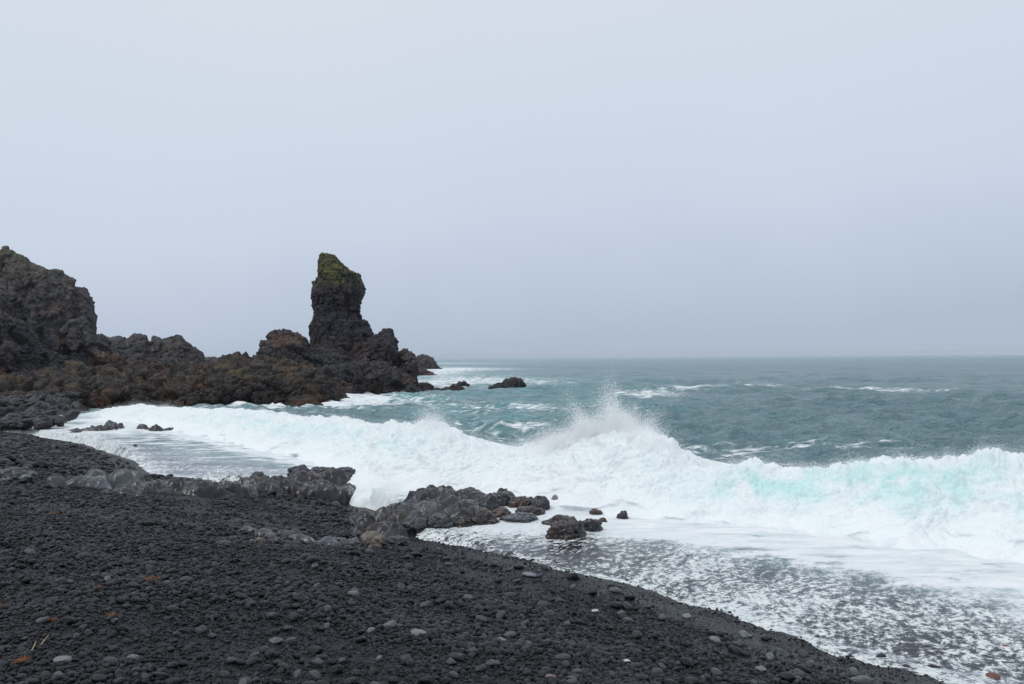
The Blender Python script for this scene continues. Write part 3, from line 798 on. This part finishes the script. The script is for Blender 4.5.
# rocks in the swash of the bay
outcrop('rock_outcrop', [(80, 432, 40, 5, .6), (95, 432, 36, 9, .7), (108, 430, 26, 11, .8), (116, 428, 14, 8, .8), (72, 434, 22, 5, .8)], 341, MAT_WET, 'dark jagged rocks awash in foam at the left of the bay', amp=.10, res=.04)
outcrop('rock_outcrop', [(140, 430, 14, 8, .8), (154, 432, 24, 8, .8), (168, 431, 16, 6, .8), (150, 431, 34, 4, .6)], 345, MAT_WET, 'second dark rocks awash, right of the jagged ones in the bay', amp=.08, res=.04)
boulder('boulder', 134.5, 447, 5, 3.2, 347, MAT_PEB_DARK, 'single small black stone alone in the thin wash of the bay', sub=4)
# central outcrop by the breaking wave
outcrop('rock_outcrop', [(375, 532, 60, 14, .6), (400, 530, 90, 26, .6), (425, 528, 90, 32, .6), (450, 527, 90, 32, .6), (470, 522, 60, 24, .6), (385, 535, 40, 14, .7), (360, 526, 44, 14, .8), (430, 510, 80, 24, .6), (440, 498, 60, 12, .6), (470, 508, 60, 20, .6), (500, 508, 50, 18, .6), (440, 505, 70, 15, .6), (470, 503, 60, 14, .6), (500, 503, 50, 14, .6), (528, 510, 44, 15, .6), (415, 512, 60, 16, .6)],
        351, MAT_WET, 'broad low wet outcrop in the middle of the beach under the breaking wave', amp=.10)
CB = [(431, 497, 17, 14, MAT_WET, 'dark upright stone on top of the middle outcrop against the foam'), (444, 498, 20, 9, MAT_WET, 'low dark stone right of the upright stone on the middle outcrop'),
      (468, 500, 28, 13, MAT_WET, 'dark rounded boulder at the back of the middle outcrop'), (456, 512, 24, 12, MAT_WETB, 'brown boulder half way up the middle outcrop'),
      (486, 512, 30, 20, MAT_WET, 'large smooth dark boulder at the right of the middle outcrop'), (505, 508, 24, 18, MAT_GREY, 'rounded grey boulder close to the foam behind the middle outcrop'),
      (500, 520, 30, 13, MAT_WETB, 'brown boulder in front of the rounded grey one'), (521, 510, 28, 14, MAT_WETB, 'flat brown boulder left of the tall dark boulder'), (540, 512, 22, 18, MAT_WET, 'tall dark boulder at the edge of the spray'),
      (530, 518, 34, 12, MAT_WETB, 'long brown wet boulder below the tall dark one'), (555, 506, 14, 12, MAT_WET, 'spiky dark rock half lost in spray'), (480, 527, 40, 18, MAT_WETB, 'wide red brown boulder at the front right of the middle outcrop'),
      (462, 529, 28, 15, MAT_WETB, 'red brown boulder left of the wide red brown one'), (440, 530, 34, 20, MAT_WET, 'dark wet boulder at the front of the middle outcrop'), (412, 531, 40, 18, MAT_GREY, 'grey streaked boulder at the front left of the middle outcrop'),
      (385, 530, 36, 16, MAT_WET, 'dark ribbed boulder at the left of the middle outcrop'), (420, 508, 34, 14, MAT_WET, 'dark stone on the upper left of the middle outcrop'), (400, 514, 34, 12, MAT_GREY, 'grey flat stone on the left flank of the middle outcrop'),
      (518, 525, 40, 11, MAT_GREY, 'low pale rock with foam running over it'),
      (562, 542, 36, 22, MAT_WETB, 'large dark brown boulder nearest the beach in the foam'), (563, 529, 40, 14, MAT_WETB, 'dark boulder behind the large one in the foam'), (577, 540, 26, 22, MAT_WET, 'dark slab leaning on the large boulder in the foam'),
      (593, 534, 26, 17, MAT_WET, 'triangular dark boulder right of the large one in the foam'), (596, 516, 15, 7, MAT_WETB, 'small brown rock beyond the triangular boulder'), (592, 509, 8, 8, MAT_WET, 'tiny upright dark rock in the spray'),
      (624, 520, 14, 11, MAT_WET, 'pointed grey rock standing farthest right in the wash'), (603, 523, 12, 6, MAT_WETB, 'small rock between the triangular boulder and the pointed one'),
      (370, 545, 28, 17, MAT_TAN, 'pale tan boulder on the shingle left of the middle outcrop'), (381, 545, 20, 11, MAT_GREY, 'grey rock leaning on the tan boulder'), (352, 545, 18, 9, MAT_GREY, 'small grey rock left of the tan boulder'),
      (335, 545, 28, 8, MAT_GREY, 'low smooth grey rock before the tan boulder'), (356, 536, 16, 8, MAT_WET, 'small dark rock behind the tan boulder'), (395, 542, 30, 8, MAT_WET, 'low dark rock right of the tan boulder')]
for i, (u, v, w, h, m_, lb) in enumerate(CB):
    boulder('boulder', u, v, w, h, 400 + i, m_, lb, dep=.85, sink=.38)
outcrop('rock_outcrop', [(245, 533, 28, 7, .7), (265, 537, 50, 10, .6), (285, 537, 44, 11, .6), (300, 542, 50, 8, .6), (316, 545, 50, 7, .6), (255, 542, 34, 5, .7), (330, 547, 40, 6, .6)], 361, MAT_GREY, 'low pale grey slabs half buried in the shingle left of the tan boulder', amp=.05)
boulder('boulder', 259, 544, 14, 8, 441, MAT_TAN, 'small tan rock at the front of the half buried slabs', sink=.25)
boulder('boulder', 275, 546, 15, 9, 442, MAT_WET, 'small dark rock with a pale edge at the front of the half buried slabs', sink=.25)
boulder('boulder', 221, 548, 17, 6, 443, MAT_GREY, 'lone pale flat rock on the shingle left of the half buried slabs', sink=.35)

# grey rubble slope on the left
g = random.Random(5)
protos = []
RUB_GROUP = 'grey boulders in the rubble slope'
slots = []
for k_ in range(150):
    u = g.uniform(-40, 78); t = g.random()
    v = 388 + 36 * t + .02 * (78 - u)
    if u > 78 - 30 * max(0, t - .55): continue
    if u > 40 and v < 392: continue
    slots.append((u, v, g.uniform(7, 17) * (.7 + .5 * t)))
def rubble_z(Y):
    return np.interp(Y, [36, 41, 46, 52], [.25, .5, .95, 1.25])
for i, (u, v, w) in enumerate(slots):
    d = ray(u, v); Yv = 37.0
    while Yv < 54 and (CAM + d * Yv)[2] > rubble_z(Yv): Yv += .1
    p = CAM + d * Yv; k_ = p[1] / FPX
    if i < 8:
        W, Fc = boulder_mesh('r', 500 + i, 4, .28, .25)
        o = mesh_np('boulder', W * np.array([1, .85, .62]), Fc, MAT_RUBBLE); protos.append(o)
    else:
        o = protos[i % 8].copy(); COL.objects.link(o)
    o.location = p; o.rotation_euler = (g.uniform(-.4, .4), g.uniform(-.4, .4), g.uniform(0, 6.28)); s_ = w * k_ * .55
    o.scale = (s_, s_, s_)
    tag(o, 'grey angular boulder in the rubble slope between the shingle and the brown lava', 'boulder', RUB_GROUP)
# the bank the rubble lies on
xs_, ys_ = np.meshgrid(np.linspace(-46, -20, 160), np.linspace(34, 55, 150), indexing='ij')
q = np.stack([xs_.ravel(), ys_.ravel(), 0 * xs_.ravel()], 1)
edge = sstep(-21.5, -27.5, q[:, 0] + .18 * (q[:, 1] - 45)) if False else 1 - sstep(-28.2, -23.5, q[:, 0] + .1 * (q[:, 1] - 40))
f1, f2, idv = worley(q * 1.5, 77)
zb = -1.2 + (rubble_z(q[:, 1]) + 1.1) * edge + .30 * (idv - .5) + .35 * sstep(0, .3, f2 - f1) - .3 + .2 * fbm(q * 2.0, 4, 78)
o = mesh_np('rubble_bank', np.stack([q[:, 0], q[:, 1], zb], 1), grid_faces(160, 150), MAT_RUBBLE)
tag(o, 'sloping bank of broken grey rock under the rubble boulders at far left', 'rubble bank')

# ------------------------------------------------------------------ shingle
def pebble_mesh(name, seed, mat, sub=3, flat=.6):
    V, Fc = ico(sub)
    g_ = np.random.default_rng(seed)
    r = 1 + .16 * fbm(V * .9 + seed * 2.3, 2, seed) * 1.6 + .05 * fbm(V * 2.6 + seed, 2, seed + 3)
    for _ in range(5):
        n_ = g_.normal(size=3); n_ /= np.linalg.norm(n_); c_ = g_.uniform(.55, .85)
        d_ = V @ n_
        r = np.where(d_ > 0, np.minimum(r, r * .35 + .65 * c_ / np.maximum(d_, c_)), r)
    W = V * r[:, None] * np.array([1, g_.uniform(.62, .9), flat * g_.uniform(.75, 1.15)])
    me = mesh_np(name, W, Fc, mat)
    return me

pc = bpy.data.collections.new('shingle_shapes')
for i in range(12):
    o = pebble_mesh('pebble_shape', 900 + i, MAT_PEB, 2)
    COL.objects.unlink(o); pc.objects.link(o)

def in_view(x, y, m_=1.15):
    return np.abs(x) < y * .65 * m_ + 1.0

def shingle_points():
    g_ = np.random.default_rng(23)
    out = []
    for (ya, yb, dens, ms) in [(2.6, 6.5, 2700, .0100), (6.5, 11, 1400, .0135), (11, 18, 480, .022), (18, 40, 110, .046)]:
        area = (yb - ya) * (yb * .65 * 1.15 + 1) * 2
        n = int(area * dens)
        x = g_.uniform(-yb * .65 * 1.15 - 1, yb * .65 * 1.15 + 1, n); y = g_.uniform(ya, yb, n)
        gp = edge_gap(x, y)
        ok = in_view(x, y) & (gp > (-2.6 if ya < 11 else -.5 if ya < 18 else .25))
        ok &= (gp > 1.1) | (g_.random(n) < .62)
        x, y, gp = x[ok], y[ok], gp[ok]
        P_ = np.stack([x, y, 0 * x], 1)
        patch = fbm(P_ * .75, 3, 301)
        keep = g_.random(len(x)) < np.clip(.75 + .5 * patch, .3, 1)
        x, y, gp, patch = x[keep], y[keep], gp[keep], patch[keep]
        s = g_.lognormal(math.log(ms), .55, len(x)) * (1 + .5 * patch) * (1 + .75 * fbm(np.column_stack([gp * .55, .06 * (x - y), 0 * gp]), 2, 307)) * np.interp(gp, [-2, 0, .7, 1.7], [.5, .42, .42, 1.0])
        s = np.clip(s, .004, ms * 3.6)
        out.append(np.column_stack([x, y, s]))
    return np.concatenate(out)
SP = shingle_points()
zz = beach_z(SP[:, 0], SP[:, 1])
me = bpy.data.meshes.new('shingle')
me.vertices.add(len(SP)); me.vertices.foreach_set('co', np.column_stack([SP[:, 0], SP[:, 1], zz + SP[:, 2] * .22]).astype(np.float32).ravel())
g_ = np.random.default_rng(29)
rot = np.column_stack([g_.normal(0, .28, len(SP)), g_.normal(0, .28, len(SP)), g_.uniform(0, 6.28, len(SP))]).astype(np.float32)
scl = (SP[:, 2][:, None] * g_.uniform(.8, 1.2, (len(SP), 3))).astype(np.float32)
for nm, arr in (('rot', rot), ('scl', scl)):
    A_ = me.attributes.new(nm, 'FLOAT_VECTOR', 'POINT'); A_.data.foreach_set('vector', arr.ravel())
A_ = me.attributes.new('vid', 'INT', 'POINT'); A_.data.foreach_set('value', g_.integers(0, 12, len(SP)).astype(np.int32))
shingle = bpy.data.objects.new('shingle', me); COL.objects.link(shingle)
tag(shingle, 'black rounded shingle covering the beach', None, None, 'stuff')
ng = bpy.data.node_groups.new('scatter', 'GeometryNodeTree')
ng.interface.new_socket('Geometry', in_out='INPUT', socket_type='NodeSocketGeometry'); ng.interface.new_socket('Geometry', in_out='OUTPUT', socket_type='NodeSocketGeometry')
N_ = ng.nodes.new; gi, go = N_('NodeGroupInput'), N_('NodeGroupOutput')
ci = N_('GeometryNodeCollectionInfo'); ci.inputs['Collection'].default_value = pc; ci.inputs['Separate Children'].default_value = True; ci.inputs['Reset Children'].default_value = True
ip = N_('GeometryNodeInstanceOnPoints'); ip.inputs['Pick Instance'].default_value = True
def named(n, t):
    x_ = N_('GeometryNodeInputNamedAttribute'); x_.data_type = t; x_.inputs['Name'].default_value = n
    return [o_ for o_ in x_.outputs if o_.enabled and o_.name == 'Attribute'][0]
er = N_('FunctionNodeEulerToRotation')
ng.links.new(gi.outputs[0], ip.inputs['Points']); ng.links.new(ci.outputs[0], ip.inputs['Instance'])
ng.links.new(named('vid', 'INT'), ip.inputs['Instance Index'])
ng.links.new(named('rot', 'FLOAT_VECTOR'), er.inputs[0]); ng.links.new(er.outputs[0], ip.inputs['Rotation'])
ng.links.new(named('scl', 'FLOAT_VECTOR'), ip.inputs['Scale']); ng.links.new(ip.outputs[0], go.inputs[0])
md = shingle.modifiers.new('scatter', 'NODES'); md.node_group = ng

# stones one can tell apart
def stone(u, v, w, h, mat, label, seed, group=None, name='pebble'):
    p = hit_beach(u, v); k_ = p[1] / FPX
    o = pebble_mesh(name, seed, mat, 4, .6)
    me_ = o.data; zt = np.array([q_.co.z for q_ in me_.vertices])
    s_ = w * k_ / 2
    o.scale = (s_, s_, max(h * k_ / 2 / zt.max() * .85, s_ * .45))
    r_ = random.Random(seed)
    o.location = (p[0], p[1] + s_ * .5, p[2] + h * k_ * .28); o.rotation_euler = (r_.uniform(-.12, .12), r_.uniform(-.12, .12), r_.uniform(-.4, .4))
    return tag(o, label, 'pebble', group)
ST = [(59.7, 661, 18, 7, MAT_PEB_PALE, 'pale flat oval stone beside the straws at lower left'), (175, 629, 9, 6, MAT_PEB_GREY, 'round grey pebble left of the pair in the lower left shingle'), (211, 631, 11, 7, MAT_PEB_GREY, 'larger grey pebble right of the round one in the lower left'),
      (230, 659, 12, 8, MAT_PEB_GREY, 'round bluish pebble at the lower left, above the one on the bottom edge'), (244, 682, 13, 9, MAT_PEB_GREY, 'round bluish pebble almost on the bottom edge, lower left'), (170, 644, 9, 6, MAT_PEB_DARK, 'black glossy pebble below the grey pair at lower left'),
      (23, 641, 8, 4, MAT_PEB_GREY, 'small grey pebble above the orange seaweed tuft at lower left'), (410, 563, 8, 5, MAT_PEB_DARK, 'lone black stone below the tan boulder'), (448, 569, 8, 4, MAT_PEB_GREY, 'small grey stone right of the lone black one below the tan boulder'),
      (352.7, 595, 12, 6, MAT_PEB_PALE, 'pale small stone in the middle shingle under the half buried slabs'), (417.5, 631, 17, 6, MAT_PEB_PALE, 'long pale bluish stone in the lower middle'), (397, 623, 14, 5, MAT_PEB_GREY, 'flat grey stone just left of the long pale bluish one'),
      (510, 598, 15, 7, MAT_PEB_DARK, 'smooth black stone below the lilac slab'), (275, 634, 14, 7, MAT_PEB_GREY, 'grey oval stone alone in the lower left middle'), (405, 661, 13, 10, MAT_PEB_GREY, 'round grey cobble in the lower middle'),
      (472, 650, 13, 10, MAT_PEB_GREY, 'chunky grey cobble right of the round one in the lower middle'), (450.5, 659, 12, 6, MAT_PEB_GREY, 'flat grey pebble between the two cobbles in the lower middle'), (500, 639, 13, 7, MAT_PEB_PALE, 'light grey stone above the chunky cobble'),
      (493.6, 662, 16, 7, MAT_PEB_GREY, 'wide grey stone below the chunky cobble'), (509, 634, 14, 7, MAT_PEB_GREY, 'grey stone touching the light grey one above the chunky cobble'), (309.5, 683, 13, 9, MAT_PEB_GREY, 'grey cobble on the bottom edge left of centre'),
      (286.7, 622, 11, 6, MAT_PEB_GREY, 'small grey stone above the grey oval in the lower left middle'), (529, 580, 16, 5, MAT_PEB_LILAC, 'flat lilac grey slab lying near the swash edge'), (621.6, 614, 9, 6, MAT_PEB_GREY, 'grey pebble in the middle of the dark wet strip'),
      (687.6, 617, 10, 5, MAT_PEB_PALE, 'pale pebble close to the foam edge'), (595, 611, 8, 4, MAT_PEB_PALE, 'small pale pebble left of the grey one in the dark wet strip'), (593.6, 598, 9, 6, MAT_PEB_DARK, 'black pebble above the small pale one in the dark wet strip'),
      (550.5, 675, 12, 6, MAT_PEB_PINK, 'pinkish pale pebble near the bottom centre'), (577, 674, 11, 8, MAT_PEB_GREY, 'bluish grey pebble right of the pinkish one at the bottom'), (657, 673, 13, 8, MAT_PEB_GREY, 'rounded grey cobble at the bottom right of centre'),
      (762.5, 671, 12, 5, MAT_PEB_PALE, 'pale pebble at lower right on the dark strip'), (741, 646, 10, 7, MAT_PEB_GREY, 'grey pebble left of the black stone near the foam at lower right'), (767.6, 638, 13, 6, MAT_PEB_DARK, 'black stone at the foam edge, lower right'),
      (563, 660, 17, 7, MAT_PEB_GREY, 'broad flat grey stone above the pinkish pebble'), (626.6, 662, 10, 6, MAT_PEB_PALE, 'light pebble above the rounded cobble right of centre'), (551.7, 615, 9, 6, MAT_PEB_DARK, 'black pebble below the lilac slab, left in the dark wet strip'),
      (748.5, 635, 9, 4, MAT_PEB_GREY, 'flat grey pebble left of the black stone at the foam edge'), (789.4, 683, 18, 12, MAT_PEB_DARK, 'big rounded black cobble on the bottom edge at lower right'), (864, 684, 22, 8, MAT_PEB_GREY, 'wide grey stone on the bottom edge beside the foam'),
      (882, 658, 11, 6, MAT_PEB_DARK, 'black stone breaking the thin foam above the wide grey stone'), (929, 651, 13, 6, MAT_PEB_DARK, 'black stone in the middle of the lower right foam'), (935, 668, 12, 5, MAT_PEB_DARK, 'black stone below the middle one in the lower right foam'),
      (907, 667, 9, 4, MAT_PEB_DARK, 'small black stone left of the lower pair in the foam'), (995, 682, 14, 8, MAT_PEB_RED, 'dark red stone in the foam at the lower right corner'), (1006, 650, 10, 6, MAT_PEB_RED, 'dull red stone in the foam above the corner one'), (818, 638, 7, 4, MAT_PEB_DARK, 'tiny black stone in the foam fringe right of centre')]
for i, (u, v, w, h, m_, lb) in enumerate(ST):
    stone(u, v, w, h, m_, lb, 1000 + i)
# the larger plain pebbles nothing tells apart
g = random.Random(31)
shp = [pebble_mesh('pebble', 1100 + i, (MAT_PEB_DARK, MAT_PEB_GREY, MAT_PEB_DARK, MAT_PEB)[i % 4], 3) for i in range(12)]
made = 0
while made < 250:
    u, v = g.uniform(0, 900), g.uniform(552, 690)
    p = hit_beach(u, v)
    if edge_gap(p[0], p[1]) < .35: continue
    o = shp[made] if made < 12 else shp[made % 12].copy()
    if made >= 12: COL.objects.link(o)
    s_ = g.uniform(4.2, 7.0) * p[1] / FPX * (1.0 + .25 * (v - 552) / 130)
    o.scale = (s_, s_ * g.uniform(.75, 1.1), s_ * g.uniform(.7, 1.05)); o.location = (p[0], p[1], p[2] + s_ * .3)
    o.rotation_euler = (g.gauss(0, .2), g.gauss(0, .2), g.uniform(0, 6.28))
    tag(o, 'plain dark grey pebble, a little larger than the shingle it lies in', 'pebble', 'larger plain pebbles in the shingle')
    made += 1

# seaweed scraps and straws
def plain(name, col, rough=.7):
    m = M(name); tc = m.n('ShaderNodeTexCoord')
    n = m.noise(tc.outputs['Object'], 30.0, 3, 0.6)
    return m.done(m.bsdf(m.mix(n, tuple(.6 * c for c in col), col), rough))
MAT_WEED = plain('dried_seaweed_orange', (.20, .075, .022)); MAT_STRAW = plain('straw', (.42, .30, .15))
def tube(pts, r0):
    V, Fc = [], []
    pts = np.array(pts)
    for i, p in enumerate(pts):
        t = pts[min(i + 1, len(pts) - 1)] - pts[max(i - 1, 0)]; t = t / (np.linalg.norm(t) + 1e-9)
        a_ = np.cross(t, [0, 0, 1.0]); a_ /= (np.linalg.norm(a_) + 1e-9); b_ = np.cross(t, a_)
        for k_ in range(5):
            an = k_ * 2 * math.pi / 5; V.append(p + r0 * (math.cos(an) * a_ + math.sin(an) * b_) * (1 - .4 * i / len(pts)))
    for i in range(len(pts) - 1):
        for k_ in range(5):
            Fc.append((i * 5 + k_, i * 5 + (k_ + 1) % 5, (i + 1) * 5 + (k_ + 1) % 5, (i + 1) * 5 + k_))
    return V, Fc
def weed(u, v, w, n, seed, label):
    g_ = np.random.default_rng(seed); p = hit_beach(u, v); R0 = w / 2 * p[1] / FPX
    V, Fc = [], []
    for _ in range(n):
        q_ = np.array([g_.normal(0, .25), g_.normal(0, .25), .25]) * R0; d_ = g_.uniform(0, 6.28); pts = []
        for k_ in range(7):
            pts.append(q_.copy()); d_ += g_.normal(0, .7); q_ = q_ + np.array([math.cos(d_), math.sin(d_), g_.normal(0, .35)]) * R0 * .22
            q_[2] = max(q_[2], .02)
        v_, f_ = tube(pts, R0 * .055); b_ = len(V); V += list(v_); Fc += [tuple(i + b_ for i in f) for f in f_]
    o = mesh_np('dried_seaweed', V, Fc, MAT_WEED); o.location = (p[0], p[1], p[2] + .02)
    tag(o, label, 'seaweed')
weed(22, 665, 13, 40, 1, 'orange tangle of dried seaweed at the lower left corner')
weed(151, 581, 12, 30, 2, 'orange brown scrap of dried seaweed farthest right of the scraps')
weed(98, 589, 7, 18, 3, 'small orange seaweed scrap left of the orange brown one')
weed(2, 605, 6, 14, 4, 'orange seaweed scrap cut by the left edge')
weed(53, 622, 8, 14, 5, 'yellowish seaweed scrap above the straws')
weed(110, 615, 12, 12, 6, 'thin reddish seaweed strands right of the yellowish scrap')
weed(56, 515, 9, 16, 7, 'rust orange seaweed scrap below the grey humped outcrop')
def straw(u0, v0, u1, v1, label):
    a_, b_ = hit_beach(u0, v0), hit_beach(u1, v1); a_[2] += .03; b_[2] += .045
    mid = (a_ + b_) / 2 + np.array([.003, 0, .006])
    V, Fc = tube([np.zeros(3), mid - a_, b_ - a_], .004)
    o = mesh_np('straw_stalk', V, Fc, MAT_STRAW); o.location = a_; tag(o, label, 'straw')
straw(31.5, 655, 36, 648, 'shorter straw stalk nearer the orange tangle'); straw(41, 648, 48.5, 641, 'longer straw stalk lying above the pale oval stone')

# ------------------------------------------------------------------ haze
def haze():
    m = bpy.data.materials.new('sea_haze'); m.use_nodes = True; t = m.node_tree; t.nodes.clear()
    o_ = t.nodes.new('ShaderNodeOutputMaterial'); v = t.nodes.new('ShaderNodeVolumePrincipled')
    v.inputs['Color'].default_value = (.84, .92, 1.0, 1); v.inputs['Density'].default_value = HAZE_D; v.inputs['Anisotropy'].default_value = 0.0
    t.links.new(v.outputs[0], o_.inputs['Volume'])
    x0_, x1_, y0_, y1_, z0_, z1_ = -9000, 9000, -20, 8800, -4, 24
    V = [(x, y, z) for x in (x0_, x1_) for y in (y0_, y1_) for z in (z0_, z1_)]
    Fc = [(0, 1, 3, 2), (4, 6, 7, 5), (0, 4, 5, 1), (2, 3, 7, 6), (0, 2, 6, 4), (1, 5, 7, 3)]
    o = mesh_np('haze', V, Fc, m, smooth=False); tag(o, 'thin sea haze', None, None, 'stuff')
HAZE_D = 0.0001
haze()

# ------------------------------------------------------------------ sky, sun, camera
w = bpy.data.worlds.new('World'); SC.world = w; w.use_nodes = True
t = w.node_tree; t.nodes.clear()
SUN_EL, SUN_AZ = math.radians(50), math.radians(-125)
sky = t.nodes.new('ShaderNodeTexSky'); sky.sky_type = 'NISHITA'; sky.sun_disc = False; sky.sun_elevation = SUN_EL; sky.sun_rotation = SUN_AZ
sky.dust_density = 4.0; sky.air_density = 1.0
b1 = t.nodes.new('ShaderNodeBackground'); b1.inputs[1].default_value = .06; t.links.new(sky.outputs[0], b1.inputs[0])
tc = t.nodes.new('ShaderNodeTexCoord'); sx = t.nodes.new('ShaderNodeSeparateXYZ'); t.links.new(tc.outputs['Generated'], sx.inputs[0])
mm = lambda op, a_, b_: (lambda x_: ([t.links.new(q_, x_.inputs[i]) if isinstance(q_, bpy.types.NodeSocket) else setattr(x_.inputs[i], 'default_value', q_) for i, q_ in enumerate((a_, b_))], x_.outputs[0])[1])((lambda x_: (setattr(x_, 'operation', op), x_)[1])(t.nodes.new('ShaderNodeMath')))
cn = t.nodes.new('ShaderNodeTexNoise'); cn.inputs['Scale'].default_value = 2.2; cn.inputs['Detail'].default_value = 5; cn.inputs['Roughness'].default_value = .5
t.links.new(tc.outputs['Generated'], cn.inputs['Vector'])
el = mm('ADD', sx.outputs[2], mm('MULTIPLY', sx.outputs[0], -.09))
el = mm('ADD', el, mm('MULTIPLY', mm('SUBTRACT', cn.outputs[0], .5), .17))
rp = t.nodes.new('ShaderNodeValToRGB'); t.links.new(el, rp.inputs[0])
e = rp.color_ramp.elements
stops = [(0.0, (.475, .565, .69)), (.06, (.54, .625, .76)), (.16, (.635, .715, .85)), (.28, (.685, .755, .87)), (.45, (.74, .80, .89)), (1.0, (1.08, 1.12, 1.18))]
while len(e) > 1: e.remove(e[-1])
for i, (p_, c_) in enumerate(stops):
    k_ = e[0] if i == 0 else e.new(p_)
    k_.position = p_; k_.color = (*c_, 1)
b2 = t.nodes.new('ShaderNodeBackground'); b2.inputs[1].default_value = 1.0; t.links.new(rp.outputs[0], b2.inputs[0])
mx = t.nodes.new('ShaderNodeMixShader'); mx.inputs[0].default_value = .9; t.links.new(b1.outputs[0], mx.inputs[1]); t.links.new(b2.outputs[0], mx.inputs[2])
wo = t.nodes.new('ShaderNodeOutputWorld'); t.links.new(mx.outputs[0], wo.inputs['Surface'])

sl = bpy.data.lights.new('sun', 'SUN'); sl.energy = 1.05; sl.angle = math.radians(15); sl.color = (1.0, .985, .97)
so = bpy.data.objects.new('sun', sl); COL.objects.link(so)
sd = Vector((math.sin(SUN_AZ) * math.cos(SUN_EL), math.cos(SUN_AZ) * math.cos(SUN_EL), math.sin(SUN_EL)))
so.rotation_euler = sd.to_track_quat('Z', 'Y').to_euler()

cd = bpy.data.cameras.new('camera'); cam = bpy.data.objects.new('camera', cd); COL.objects.link(cam)
cd.sensor_width = 36; cd.lens = 36 * FPX / 1024; cd.clip_start = .05; cd.clip_end = 30000
cam.matrix_world = Matrix(((R_[0], U_[0], -F_[0], CAM[0]), (R_[1], U_[1], -F_[1], CAM[1]), (R_[2], U_[2], -F_[2], CAM[2]), (0, 0, 0, 1)))
SC.camera = cam
vs_ = SC.view_settings; vs_.view_transform = 'Standard'; vs_.look = 'None'; vs_.exposure = 0; vs_.gamma = 1; vs_.use_curve_mapping = False
cy = SC.cycles; cy.max_bounces = 12; cy.diffuse_bounces = 9; cy.glossy_bounces = 3; cy.transmission_bounces = 9; cy.transparent_max_bounces = 12; cy.volume_bounces = 0
cy.use_denoising = True
